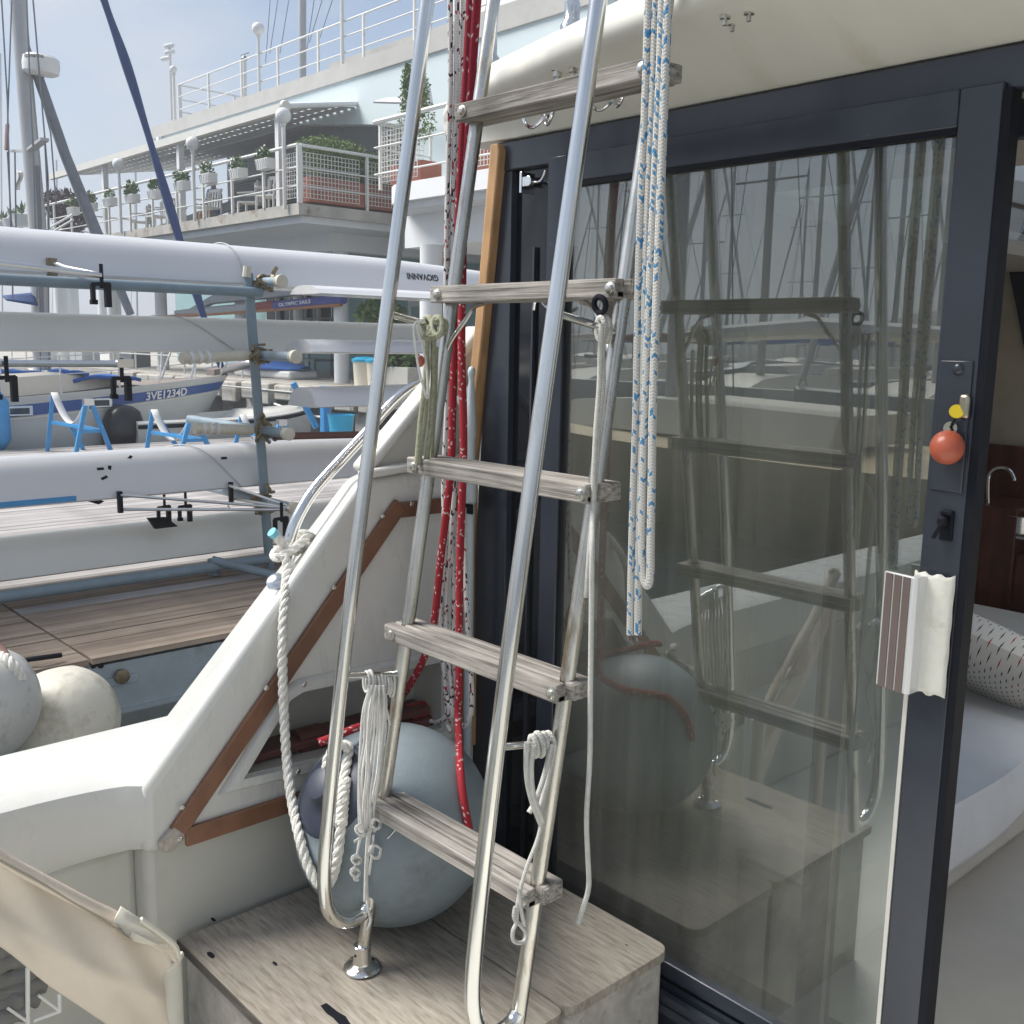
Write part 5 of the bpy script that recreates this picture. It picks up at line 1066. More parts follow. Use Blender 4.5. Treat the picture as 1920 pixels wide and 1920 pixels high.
m = MB(); m.bar(sX(14,233,SX_-.6), sX(12,281,SX_-.6), .09, .03); m.build('flag_roll', RPIPE, boat)
m = MB(); m.grid(lambda u, v: sX(31+9*u+2*sin(6*v), 320+36*v, SX_-.3)+V((.05*sin(7*u+4*v),0,0)), 5, 8); m.build('small_flag', WEB, boat, solid=.004)
for y in (7.9, 7.3, 6.6, 5.9, 5.0, 4.2, 3.2): 
    m = MB(); p = V((SX_+hb(y)-.06, y, sheer(y))); m.tube([p, p+V((0,.06 if y > 6.5 else 0,.55))], .014, 7); m.build('stanchion', ALU, boat)
for h_ in (.53, .28):
    m = MB(); m.tube([V((SX_+hb(y)-.06, y+(.05 if y > 6.5 else 0), sheer(y)+h_)) for y in (7.9,7.3,6.6,5.9,5.0,4.2,3.2,1)], .007, 5); m.build('guard_wire', ALU, boat)
m = MB(); m.tube(smoothpath([V((SX_+hb(7.2)-.05,7.2,sheer(7.2))), V((SX_+.45,7.5,1.3)), V((SX_+.2,8.25,1.36)), V((SX_-.2,8.25,1.36)), V((SX_-.45,7.5,1.3)), V((SX_-hb(7.2)+.05,7.2,sheer(7.2)))], 6), .018, 8); m.tube([V((SX_+.2,8.2,1.34)), V((SX_+.12,7.9,sheer(7.9)))], .016, 7); m.tube(smoothpath([V((SX_+.3,7.85,.85)), V((SX_+.12,8.5,.96)), V((SX_-.12,8.5,.96)), V((SX_-.3,7.85,.85))], 5), .035, 7); m.build('pulpit', ALU, boat)
m = MB(); m.prism([V((SX_-.14,7.8,.76)), V((SX_-.14,8.55,.90)), V((SX_-.14,8.55,.98)), V((SX_-.14,7.8,.86))], (.28,0,0)); m.build('bow_sprit', TEAKD, boat)
m = MB(); m.bar(V((SX_,5.05,1.25)), V((SX_,-1,1.35)), .10, .13); bm_ = m.build('boom', MAST, boat)
m = MB(); m.tube([V((SX_,4.8,1.40)), V((SX_,2,1.46)), V((SX_,-1,1.42))], [.12,.16,.1], 10); m.build('boom_sail_cover', SAILB, boat)
m = MB(); m.grid(lambda u, v: sX(4+58*u, 555+8*v-6*u+16*u*v, SX_-.0)+V((.2*v,0,0)), 8, 5); m.build('spray_hood', SAILB, boat, solid=.02)
bf = thing('cylindrical_fender', 'blue cylindrical fender hanging on the sailboat side at the left photo edge', 'fender', sX(2, 800, -14.2)); c = sX(0, 795, -14.2)
m = MB(); m.lathe(c, (0,0,-1), [(.02,-.42),(.06,-.38),(.12,-.28),(.125,.2),(.06,.30),(.03,.34)], 16); m.build('fender_body', BLUEP, bf)
# ================================================================ the white terrace building
FY = 11.0                                   # front plane of the balconies
bld = thing('clubhouse', 'white two storey waterfront clubhouse with balconies, awnings and round columns', 'building', (-20, 14, .4))
Z1, Z0 = 4.02, 3.72
def B(name, mm, p0, p1, par=None, bev=0): m = MB(); m.box(p0, p1); return m.build(name, mm, par or bld, bevel=bev)
XC = -18.28                                 # corner of the long balcony
B('balcony_slab', CONC, (-32.5, FY, Z0+.08), (XC, 17.5, Z1)); B('balcony_slab', WALLG, (-32.4, FY+.12, Z0-.06), (XC-.1, 17.5, Z0+.079))
m = MB(); m.box((-33, FY+1.5, 3.28), (-19.5, FY+1.85, 3.66)); m.box((-19.85, FY+1.851, 3.28), (-19.5, 18, 3.66)); m.build('beam', WALLW, bld)
XD = -15.62
rr_ = rrect(XD, FY-.12, -7, 17.5, .9, Z0+.02, (0,0,1,0)); m = MB(); m.prism(rr_, (0,0,.30)); slab2 = m.build('rounded_balcony_slab', WALLW, bld)
m = MB(); m.prism([V((p.x+(.12 if p.x < -10 else 0), p.y+.12, Z0-.10)) for p in rr_], (0,0,.119)); m.build('slab_soffit', WALLG, bld)
m = MB(); m.box((-15.6, FY+.6, 3.05), (-7, 17, 3.62)); m.build('beam', WALLW, bld)
for px, yb, r_, zt in ((640, 13.0, .17, 3.3), (453, 13.0, .17, 3.3), (303, 13.0, .17, 3.3), (117, 13.4, .24, 3.3), (137, 14.2, .24, 3.3), (215, 13.4, .22, 3.3), (196, 15.5, .22, 3.3), (808, 11.5, .20, 3.05), (560, 17.0, .16, 3.3)):
    c = sY(px, 600, yb); m = MB(); m.lathe((c.x, c.y, .40), (0,0,1), [(r_,0),(r_,zt-.4)], 22); m.build('column', WALLW, bld)
# ground floor wall, openings, upper wall
B('ground_wall', WALLT, (sY(330,600,17.6).x, 17.6, .4), (-7, 17.9, 3.7))
B('side_wall', WALLW, (-15.5, 14.5, .4), (-7, 17.59, 3.7))
for px in (498, 523, 548, 573, 600):
    x_ = sY(px, 560, 17.55).x; f_ = B('window', WALLW, (x_, 17.54, 1.5), (x_+1.35, 17.6, 3.4)); m = MB(); m.box((x_+.09, 17.52, 1.6), (x_+.63, 17.539, 3.3)); m.build('pane', WINM, f_); m = MB(); m.box((x_+.72, 17.52, 1.6), (x_+1.26, 17.539, 3.3)); m.build('pane', WINM, f_)
f_ = B('door', WALLW, (-23.4, 17.5, .42), (-22.2, 17.6, 2.5)); m = MB(); m.box((-23.2, 17.47, .7), (-22.4, 17.499, 2.3)); m.build('door_panel', WALLT, f_)
B('upper_wall', WALLD, (-29.3, 15.2, Z1), (XC+1, 15.6, 6.9)); B('upper_wall', WALLW, (XC+1.001, 14.0, Z1), (-7, 15.6, 9.2))
m = MB()
for k in range(26): z_ = Z1+.05+k*.07; m.box((-29.0, 15.12, z_), (-20, 15.19, z_+.04))
o = m.build('shutter_slats', SLAT, bld); o['kind'] = 'stuff'
m = MB()
for k in range(11): z_ = Z1+.06+k*.085; m.box((-35.5, 15.3, z_), (-29.32, 15.35, z_+.055))
o = m.build('low_slat_screen', SLAT, bld); o['kind'] = 'stuff'
for x_ in (-26.8, -24.6, -22.5): B('shutter_post', WALLG, (x_, 15.05, Z1), (x_+.12, 15.115, 6.2))
m = MB()
for k in range(9): a = V((-29.5+.2*k, 15-.05*k, 5.1+.05*k)); m.bar((-27.6+.33*k, 14.9, 5.35), (-30.6+.33*k, 13.6, 4.6), .12, .05)
o = m.build('folded_sunshade_slats', SLAT, bld); o['kind'] = 'stuff'
# parapet, pale blue facade
PY = 13.0; zr = 7.20
B('parapet_cap', CONC2, (-29.4, PY-.05, zr-.33), (-12, PY+.5, zr))
B('roof_slab', CONC2, (-29.35, PY+.501, zr-.5), (-7, 20, zr-.15))
m = MB(); m.prism([V((-29.0, PY, zr-.331)), V((-12, PY, zr-.331)), V((-12, PY, Z1+.01)), V((-17.3, PY, Z1+.01)), V((-17.3, PY, 5.65)), V((-22, PY, 6.30)), V((-29.0, PY, 6.30))], (0,.3,0)); m.build('blue_facade', WALLB, bld, smooth=0)
B('downpipe', WALLW, (-28.9, PY-.14, 6.2), (-28.75, PY-.02, zr-.34))
# roof railing
def railing(name, pts, zb, h, rails, ph, every, mm=RAILW, r=.022, par=bld, top=None):
    L_ = [0]
    for a, b in zip(pts, pts[1:]): L_.append(L_[-1] + (V(b)-V(a)).length)
    for k, q in enumerate(rails):
        m = MB(); m.tube([V((p[0], p[1], zb+h*q)) for p in pts], (top or r) if q == max(rails) else r*.75, 7); m.build('rail', mm, par)
    n_ = max(1, round(L_[-1]/every))
    for i in range(n_+1):
        d = L_[-1]*i/n_; k = max(j for j in range(len(L_)) if L_[j] <= d+1e-6); k = min(k, len(pts)-2); f = (d-L_[k])/(L_[k+1]-L_[k]); p = V(pts[k]).lerp(V(pts[k+1]), f)
        m = MB(); m.bar((p.x, p.y, zb), (p.x, p.y, zb+h), .05, .05); m.build('railing_post', mm, par)
railing('roof', [(-27.9, PY+.1), (-12, PY+.1)], zr, .92, (1, .66, .30), 0, 1.75)
railing('roof', [(-27.9, PY+.15), (-27.9, PY+5)], zr, .92, (1, .6, .25), 0, 1.7)
B('roof_bench', CONC2, (-21.2, PY+.6, zr+.05), (-13, PY+1.5, zr+.40))
# balcony railings
railing('front', [(-33.2, FY), (XC, FY)], Z1, 1.10, (1, .62, .30), 0, 1.36, top=.034)
railing('corner', [(XC, FY+.05), (XC, FY+3.2)], Z1, 1.10, (1, .62, .30), 0, 1.5, top=.034)
railing('left_end', [(-33.2, FY+.05), (-33.2, FY+3)], Z1, 1.0, (1, .5), 0, 1.2)
railing('rounded', [(XD, FY+1.2), (XD, FY-.05), (-9, FY-.05)], Z1, 1.14, (1, .62, .22), 0, 1.15, top=.04)
m = MB(); m.tube([sY(85,432,FY-.3), sY(137,402,FY-.3)], .03, 7); m.tube([sY(90,440,FY-.3), sY(137,412,FY-.3)], .03, 7); m.build('stair_rail', RAILW, bld)
def lattice(x0, y0, x1, y1, za, zb_, st=.082):
    m = MB(); a, b = V((x0,y0,0)), V((x1,y1,0)); d = b-a; n_ = int(d.length/st)
    for i in range(n_+1): p = a + d*(i/n_); m.bar((p.x,p.y,za), (p.x,p.y,zb_), .011, .011)
    k = int((zb_-za)/st)
    for i in range(k+1): z_ = za+(zb_-za)*i/k; m.bar((x0,y0,z_), (x1,y1,z_), .011, .011)
    return m
def planter(label, p0, p1, ltc, bush, lf, h=.55, nleaf=900):
    t = thing('planter_box', label, 'planter', ((p0[0]+p1[0])/2, (p0[1]+p1[1])/2, Z1), 'terracotta planter boxes on the balconies')
    m = MB(); m.box((p0[0], p0[1], Z1+.06), (p1[0], p1[1], Z1+h)); m.build('trough', TERRA, t, bevel=.02)
    for l in ltc: lattice(*l).build('lattice', RAILW, t, smooth=0)
    m = MB()
    for c, r_ in bush: leaves(m, c, r_, nleaf*4, .058)
    m.build('foliage', lf, t, smooth=0)
    return t
planter('long terracotta planter with a green bush behind white lattice on the balcony corner', (XC-.55, FY+.3), (XC-.08, FY+3.0),
        ((XC-.03, FY+.12, XC-.03, FY+1.45, Z1+.12, Z1+.98), (XC-.03, FY+1.6, XC-.03, FY+3.1, Z1+.12, Z1+.98), (XC-.6, FY+.06, XC-.08, FY+.06, Z1+.12, Z1+.98)),
        (((XC-.35, FY+1.0, Z1+1.12), (.35,.9,.30)), ((XC-.3, FY+2.4, Z1+1.0), (.3,.7,.30)), ((XC-.3, FY+1.6, Z1+.75), (.25,1.3,.3))), LEAF2)
planter('terracotta planter with a tall wispy shrub behind white lattice on the rounded balcony', (XD+.2, FY+.15), (XD+1.1, FY+.6),
        ((XD+.12, FY+.02, XD+1.15, FY+.02, Z1+.12, Z1+1.05), (XD+.04, FY+.1, XD+.04, FY+1.0, Z1+.12, Z1+1.05)), (((XD+.5, FY+.5, Z1+1.15), (.44,.3,.38)), ((XD+.35, FY+.5, Z1+1.5), (.22,.2,.35)), ((XD+.62, FY+.5, Z1+1.62), (.14,.15,.42)), ((XD+.25, FY+.5, Z1+1.85), (.10,.12,.35))), LEAF2, .42, 190)
c = sY(915, 310, FY+.2)
planter('small terracotta planter behind white lattice seen right of the ladder rail', (c.x-.5, FY+.3), (c.x+1.0, FY+.8), ((c.x-.6, FY+.05, c.x+1.0, FY+.05, Z1+.12, Z1+1.05),), (((c.x, FY+.5, Z1+.6), (.5,.2,.2)),), LEAF, .5, 200)
# awning: sloping slatted cloth on a front bar
aw = thing('awning', 'long grey slatted awning with a pale front bar over the clubhouse balcony', 'awning', (-25, FY+.3, 4.0))
AY, AZ = FY+.25, 5.98; xa, xb = -32.6, -19.2
m = MB()
def awp(x, f): return V((x, AY+(15.1-AY)*f, AZ+.64*f))
rows = [.0]+[q for k in range(7) for q in (.06+.13*k, .078+.13*k)]+[1.0]
for k in range(len(rows)-1):
    f0, f1 = rows[k], rows[k+1]
    if k % 2 == 0: m.add([awp(xa,f0), awp(xb,f0), awp(xb,f1), awp(xa,f1)], [(0,1,2,3)])
    else:
        x_ = xa
        while x_ < xb-.01: x1_ = min(xb, x_+.17); m.add([awp(x_,f0), awp(x1_,f0), awp(x1_,f1), awp(x_,f1)], [(0,1,2,3)]); x_ += .28
m.build('awning_cloth', AWN, aw, smooth=0)
m = MB(); m.box((xa-.05, AY-.07, AZ-.09), (xb+.05, AY+.05, AZ+.08)); m.build('front_bar', AWNB, aw)
m = MB(); m.tube([V((xb, AY, AZ+.03)), V((xb+.02, 15, 6.7))], .055, 8); m.build('side_tube', WALLW, aw)
m = MB(); m.lathe((xb+.03, AY, AZ+.02), (1,0,0), [(.09,-.03),(.12,0),(.10,.06)], 16); m.build('roller_end', AWNB, aw)
for px in (195, 338, 524):
    c = sY(px, 330, FY+.35); m = MB(); m.box((c.x-.07, FY+.3, Z1), (c.x+.07, FY+.44, AZ-.05)); m.build('awning_post', WALLW, aw)
aw2 = thing('awning', 'short white awning arm and box under the pale blue facade near the ladder', 'awning', (-17, 12.5, 5.3))
m = MB(); m.add([sY(725,185,12.6), sY(806,178,12.4), sY(812,195,12.0), sY(700,192,12.6)], [(0,1,2,3)]); m.build('awning_cloth', AWN, aw2, solid=.04, smooth=0)
m = MB(); m.bar(sY(800,165,12.0), sY(806,200,12.0), .10, .10); m.bar(sY(806,200,12.0), sY(770,203,12.6), .06, .06); m.build('folding_arm', WALLW, aw2)
# globe lamps
def globe(label, px, py, pyb, yv, r_, group):
    c = sY(px, py, yv); b = sY(px+2, pyb, yv); t = thing('globe_lamp', label, 'lamp', b, group)
    m = MB(); m.ball(c, r_, 20); m.build('globe', GLOBE, t); m = MB(); m.tube([V((c.x, c.y, b.z)), V((c.x, c.y, c.z-r_*.9))], .038, 10); m.lathe((c.x,c.y,c.z-r_*1.0), (0,0,1), [(.045,-.05),(.06,0),(.05,.05)], 12); m.build('lamp_post', RAILW, t)
globe('white globe lamp at the balcony corner, the largest one', 531, 217, 392, FY-.06, .155, 'globe lamps along the balcony')
globe('white globe lamp in the middle of the balcony front between flower boxes', 361, 269, 415, FY-.06, .15, 'globe lamps along the balcony')
globe('white globe lamp left of the dark blue stay, smallest of the balcony lamps', 222, 308, 440, FY-.06, .15, 'globe lamps along the balcony')
globe('white globe lamp standing alone on the roof terrace against the sky', 484, 54, 178, PY+.05, .15, 'globe lamps on the roof')
globe('small globe lamp on the roof beside the camera pole', 325, 130, 225, PY+.05, .10, 'globe lamps on the roof')
cp = thing('camera_pole', 'thin white pole with security cameras at the roof corner', 'pole', sY(320, 225, PY+.1))
m = MB(); m.tube([sY(322,226,PY+.1), sY(318,84,PY+.1)], .04, 8); m.build('pole', RAILW, cp)
for px, py in ((311,110),(317,86),(318,98)): m = MB(); c = sY(px, py, PY+.05); m.lathe(c, (-.8,-.5,-.1), [(.05,-.14),(.06,-.12),(.06,.12),(.045,.14)], 10); m.build('camera', WALLW, cp)
wv = thing('wind_sensor', 'small wind sensor on a white post on the roof', 'wind sensor', sY(459, 185, PY+1.2))
m = MB(); m.tube([sY(459,190,PY+1.2), sY(458,112,PY+1.2)], .06, 8); m.build('post', RAILW, wv); m = MB(); m.lathe(sY(458,110,PY+1.2), (0,0,1), [(.07,-.05),(.09,0),(.04,.07)], 10); m.bar(sY(452,104,PY+1.2), sY(466,99,PY+1.2), .02, .02); m.build('sensor_head', WIRE, wv)
fm = thing('flag_mast', 'grey mast with thin stays rising behind the roof railing', 'mast', sY(567, 180, 18))
m = MB(); m.tube([sY(567,170,18), sY(567,-60,18)], .12, 12); m.build('pole', SLAT, fm)
for a, b in (((498,118),(508,-20)),((506,100),(524,-20)),((525,100),(545,-20)),((575,95),(592,-20)),((580,80),(610,-20)),((600,70),(630,-20))):
    m = MB(); m.tube([sY(*a,17.6), sY(*b,17.6)], .012, 5); m.build('stay', WIRE, fm)
wp = thing('white_pole', 'slim white pole rising from the roof railing', 'pole', sY(642,120,PY+.05)); m = MB(); m.tube([sY(642,122,PY+.05), sY(641,-60,PY+.05)], .045, 8); m.build('pole', RAILW, wp)
# flower boxes on the long balcony rail
fbx = [(497,300,0),(446,318,0),(390,327,1),(341,341,0),(291,357,1),(248,365,0),(206,371,0),(170,381,0),(137,388,0)]
names = ['white flower box with white petals nearest the balcony corner lamp','second white flower box from the balcony corner lamp','white flower box just right of the middle globe lamp','white flower box just left of the middle globe lamp','flower box crossed by the dark blue stay','small leafy box right of the left globe lamp','leafy box just left of the left globe lamp','leafy box crossed by the grey furled sail','leafy box beside the purple plant at the balcony end']
for (px, py, big), lab in zip(fbx, names):
    c = sY(px, py+8, FY-.06); t = thing('flower_box', lab, 'flower box', c, 'flower boxes along the balcony rail')
    m = MB(); m.prism([c+V((-.25,-.10,.10)), c+V((.25,-.10,.10)), c+V((.21,-.08,-.10)), c+V((-.21,-.08,-.10))], (0,.2,0)); bx_ = m.build('box', WHITEP, t)
    for k in range(6): m = MB(); m.bar(c+V((-.21+.084*k,-.105,.085)), c+V((-.19+.076*k,-.085,-.085)), .02, .015); m.build('rib', WEB, bx_)
    sc = random.uniform(.75, 1.3); m = MB(); leaves(m, c+V((random.uniform(-.05,.05),0,.12+.08*sc)), (.24*sc**.5,.13,.17*sc), int(200*sc), .08*random.uniform(.7,1.3)); m.build('foliage', LEAF, t, smooth=0)
    if py < 345: m = MB(); leaves(m, c+V((0,-.04,.27)), (.2,.12,.09), 30, .06); m.build('blossom', FLOWER, t, smooth=0)
for px, py, lab in ((25,410,'potted palm leaf plant at the left edge beside the mast'),(42,402,'spiky potted plant touching the mast'),(5,415,'small spiky plant cut by the left photo edge')):
    c = sY(px, py, FY-.3); t = thing('spiky_plant', lab, 'plant', c, 'spiky plants beyond the rack'); m = MB()
    for k in range(16): d = V((random.uniform(-1,1), random.uniform(-1,1), random.uniform(.3,1.2))).normalized()*random.uniform(.3,.5); w = d.cross(V((0,0,1))).normalized()*.05; m.add([c, c+d*.5+w, c+d, c+d*.5-w], [(0,1,2,3)])
    m.build('foliage', LEAF, t, smooth=0); m = MB(); m.lathe(c+V((0,0,-.35)), (0,0,1), [(.25,0),(.33,.33),(.3,.34)], 12); m.build('pot', WHITEP, t)
c = sY(122, 385, FY+.8); t = thing('purple_shrub', 'purple leaved shrub at the left end of the balcony', 'shrub', c)
m = MB(); leaves(m, c, (1.0,.7,.42), 700, .2, .5); leaves(m, c+V((.4,0,-.5)), (.7,.5,.35), 300, .2, .5); m.build('foliage', LEAF3, t, smooth=0)
m = MB()
for k in range(7): m.tube([c+V((0,0,-.9)), c+V((random.uniform(-.8,.8), random.uniform(-.5,.5), random.uniform(-.1,.5)))], .02, 5)
m.build('stem', STEM, t)
# terrace chairs and a sitting guest
def chair(px, py, lab, yv=FY+1.0, rot=0):
    c = sY(px, py, yv); c.z = Z1; t = thing('terrace_chair', lab, 'chair', c, 'white plastic chairs on the balcony'); Rm = Matrix.Rotation(rot, 3, 'Z')
    def q(x, y, z): return c + Rm @ V((x, y, z))
    for x in (-.24, .24):
        for y in (-.22, .24): m = MB(); m.bar(q(x,y,0), q(x*.92,y*.92,.44 if y < 0 else .86), .04, .04); m.build('leg', WHITEP, t)
        m = MB(); m.bar(q(x,-.22,.64), q(x,.24,.66), .05, .03); m.build('armrest', WHITEP, t)
    m = MB(); m.prism([q(-.24,-.22,.43), q(.24,-.22,.43), q(.24,.22,.42), q(-.24,.22,.42)], (0,0,.03)); m.build('seat', WHITEP, t)
    m = MB()
    for k in range(5): x = -.2+.1*k; m.bar(q(x,.22,.46), q(x,.27,.86), .05, .02)
    m.bar(q(-.24,.27,.88), q(.24,.27,.88), .03, .07); m.build('backrest', WHITEP, t)
for i, (px, r_, lab) in enumerate(((508,.4,'white plastic chair nearest the balcony corner'),(470,-.9,'white plastic chair left of the corner chair'),(388,.2,'white plastic chair right of the middle globe lamp'),(330,1.2,'white plastic chair left of the middle globe lamp'),(295,.1,'white plastic chair near the dark blue stay'),(262,-.6,'white plastic chair right of the left globe lamp'))): chair(px, 380, lab, FY+.9+.25*(i % 2), r_)
c = sY(400, 375, FY+1.7); c.z = Z1
man = thing('person', 'person in a blue shirt sitting on the balcony behind the railing', 'person', c)
me = bpy.data.meshes.new('body'); sk = [(0,0,.46,.13),(0,.03,.75,.14),(0,.03,1.0,.13),(0,.02,1.10,.055),(0,0,1.20,.085),(0,0,1.31,.075),(-.09,-.25,.47,.075),(-.1,-.42,.45,.06),(-.1,-.42,.10,.045),(-.1,-.55,.05,.04),(.09,-.25,.47,.075),(.1,-.42,.45,.06),(.1,-.42,.10,.045),(.1,-.55,.05,.04),(-.2,.02,1.0,.055),(-.25,-.05,.75,.045),(-.18,-.28,.70,.035),(.2,.02,1.0,.055),(.25,-.05,.75,.045),(.18,-.28,.70,.035)]
me.from_pydata([p[:3] for p in sk], [(0,1),(1,2),(2,3),(3,4),(4,5),(0,6),(6,7),(7,8),(8,9),(0,10),(10,11),(11,12),(12,13),(2,14),(14,15),(15,16),(2,17),(17,18),(18,19)], [])
ob = bpy.data.objects.new('body', me); COL.objects.link(ob); ob.parent = man; q = ob.modifiers.new('skin', 'SKIN'); ob.modifiers.new('sub', 'SUBSURF').levels = 1
for v, p in zip(me.skin_vertices[0].data, sk): v.radius = (p[3], p[3])
me.skin_vertices[0].data[0].use_root = True; me.materials.append(SKIN)
m = MB(); m.lathe(c+V((0,.03,.50)), (0,0,1), [(.17,0),(.19,.2),(.20,.45),(.17,.56),(.09,.60)], 14); m.tube([c+V((-.2,.02,1.0)), c+V((-.25,-.03,.80))], .075, 8); m.tube([c+V((.2,.02,1.0)), c+V((.25,-.03,.80))], .075, 8); m.build('shirt', SHIRT, man)
m = MB(); m.ball(c+V((0,.015,1.30)), .095, 10, (1,1,.8)); m.build('hair', STEM, man)
# quay furniture under the building
def bush(name, label, c, rad, n_, lf, sz=.2, pot=None):
    t = thing(name, label, 'bush', c); m = MB(); leaves(m, c, rad, n_, sz); m.build('foliage', lf, t, smooth=0)
    m = MB()
    for k in range(5): m.tube([V(c)-V((0,0,rad[2])), V(c)+V((random.uniform(-.5,.5)*rad[0], random.uniform(-.5,.5)*rad[1], rad[2]*.4))], .015, 5)
    m.build('stem', STEM, t)
    if pot: m = MB(); m.box(V(c)+V((-pot[0],-pot[1],-rad[2]-pot[2])), V(c)+V((pot[0],pot[1],-rad[2]*.6))); m.build('trough', CONC2, t, bevel=.02)
c = sY(715, 590, 13.4); bush('round_bush', 'dark green bush between the columns above the middle shells', c, (.55,.5,.34), 900, LEAF2, .14)
c = sY(760, 672, 12.7); bush('planter_bush', 'green bush in a grey concrete trough behind the olive cords', c, (.5,.4,.28), 700, LEAF, .16, (.55,.35,.55))
for px, lab in ((686,'white bin with a blue lid left of the handrail, the left one'),(712,'white bin with a blue lid behind the ladder handrail')):
    c = sY(px, 718, 12.4); c.z = .40; t = thing('waste_bin', lab, 'bin', c, 'bins on the quay'); m = MB(); m.lathe(c, (0,0,1), [(.24,0),(.27,.5),(.28,.52)], 18); m.build('bin_body', BCABIN, t); m = MB(); m.lathe(c+V((0,0,.52)), (0,0,1), [(.29,0),(.30,.05),(.2,.10),(.02,.11)], 18); m.build('lid', BLUEB, t)
c = sY(585, 700, 14.5); c.z = .4; t = thing('work_table', 'dark metal work table against the teal wall', 'table', c)
m = MB(); m.box(c+V((-.6,-.3,.40)), c+V((.6,.3,.46))); m.build('table_top', WIRE, t)
for x in (-.55,.55):
    for y in (-.25,.25): m = MB(); m.bar(c+V((x,y,0)), c+V((x,y,1.5 if y > 0 else .4)), .05, .05); m.build('leg', WIRE, t)
m = MB(); m.tube([c+V((-.55,.25,1.5)), c+V((.55,.25,1.5))], .025, 6); m.tube([c+V((-.55,.25,.9)), c+V((.55,.25,.9))], .025, 6); m.build('frame_rail', WIRE, t)
c = sY(515, 706, 13.2); t = thing('covered_dinghy', 'small dinghy under a blue tarpaulin on the quay edge', 'dinghy', (c.x, c.y, .4)); m = MB(); rings = []
for i in range(9): u = i/8; w = .6*sin(pi*min(.95,.12+u*.8)); rings.append([V((c.x-1.5+3*u, c.y+w*cos(a), .62+.22*sin(a)*(.4+.6*sin(pi*min(1,.1+u))))) for a in [pi*k/8 for k in range(9)]])
m.loft(rings, closed=False, caps=False); m.build('tarpaulin', BCLOTH, t, solid=.02); m = MB(); m.box((c.x-1.4,c.y-.4,.40), (c.x+1.4,c.y+.4,.60)); m.build('hull', WHITEP, t, bevel=.06)
# sailboats on the water between the rack and the columns
ob2 = thing('stored_spars', 'spars lashed between the columns, orange spar with a blue and red sail cover', 'spars', sY(500, 640, 12.7))
m = MB(); m.tube([sY(290,596,12.7), sY(640,570,12.7)], .055, 8); m.build('orange_spar', BOOM, ob2)
m = MB(); m.tube([sY(330,586,12.72), sY(400,582,12.72), sY(484,575,12.72)], [.06,.11,.11], 10); m.build('grey_sail_cover', SLAT, ob2)
m = MB(); m.tube([sY(484,575,12.72), sY(518,572,12.72)], .11, 10); m.build('red_sail_cover', mat('red_sail_cover', (.25,.05,.05), .8), ob2)
m = MB(); m.tube([sY(517,573,12.7), sY(588,566,12.7), sY(645,561,12.7)], .105, 10); cov2 = m.build('blue_sail_cover', mat('violet_blue_cover', (.07,.08,.28), .8), ob2)
vs_, fs = text_mesh('OLYMPIC SAILS', .115, .002); wT = max(v.x for v in vs_); a_, b_ = sY(522,575,12.58), sY(582,568,12.58)
m = MB(); m.add([a_.lerp(b_, v.x/wT) + V((0,0,v.y*1.0)) for v in vs_], fs); m.build('cover_lettering', TXTW, cov2, smooth=0, fix=False)
m = MB(); m.tube([sY(330,600,12.75), sY(400,562,12.75), sY(590,545,12.75)], [.08,.12,.08], 8); m.build('grey_spar', SLAT, ob2)

# low guard rail and clutter along the quay edge behind the sailboat
gr_ = thing('quay_guard_rail', 'low pale guard rail along the quay behind the sailboat', 'railing', (-30, 12.3, .4))
for x_ in [-44+1.6*k for k in range(14)]:
    m = MB(); m.tube([V((x_,12.3,.4)), V((x_,12.3,1.35))], .03, 6); m.build('rail_post', RAILW, gr_)
for z_ in (.85, 1.3):
    m = MB(); m.tube([V((-44,12.3,z_)), V((-23.2,12.3,z_))], .022, 6); m.build('rail', RAILW, gr_)
for i, (px, py, w, h, mm, lab) in enumerate(((255,700,.9,.55,WIRE,'dark crate on the quay behind the sailboat bow'),(160,690,1.2,.8,SLAT,'grey box on the quay behind the sailboat cabin'),(215,695,.8,.7,WHITEP,'white locker on the quay behind the sailboat'),(100,690,1.0,1.0,WALLG,'pale grey cabinet on the quay behind the mast'))):
    c = sY(px, py, 13.0+.2*i); t = thing('quay_box', lab, 'box', (c.x, c.y, .4)); m = MB(); m.box((c.x-w/2, c.y-.3, .4), (c.x+w/2, c.y+.3, .4+h)); m.build('body', mm, t, bevel=.03); m = MB(); m.box((c.x-w/2-.03, c.y-.33, .402+h), (c.x+w/2+.03, c.y+.33, .45+h)); m.build('lid', SLAT, t, bevel=.015)
for px, lab in ((110,'far sailboat mast at the left edge beside the nearer mast'),(258,'far sailboat mast between the white columns'),(5,'far sailboat mast cut by the left photo edge')):
    t = thing('distant_mast', lab, 'mast', sY(px, 600, 40), 'distant masts beyond the quay'); m = MB(); m.tube([sY(px, 640, 40), sY(px-4, 300 if px > 100 else 100, 40)], .09, 8); m.build('spar', MAST, t)
    m = MB(); m.tube([sY(px-14, 640, 40), sY(px-4, 320 if px > 100 else 120, 40)], .02, 5); m.build('stay', WIRE, t)
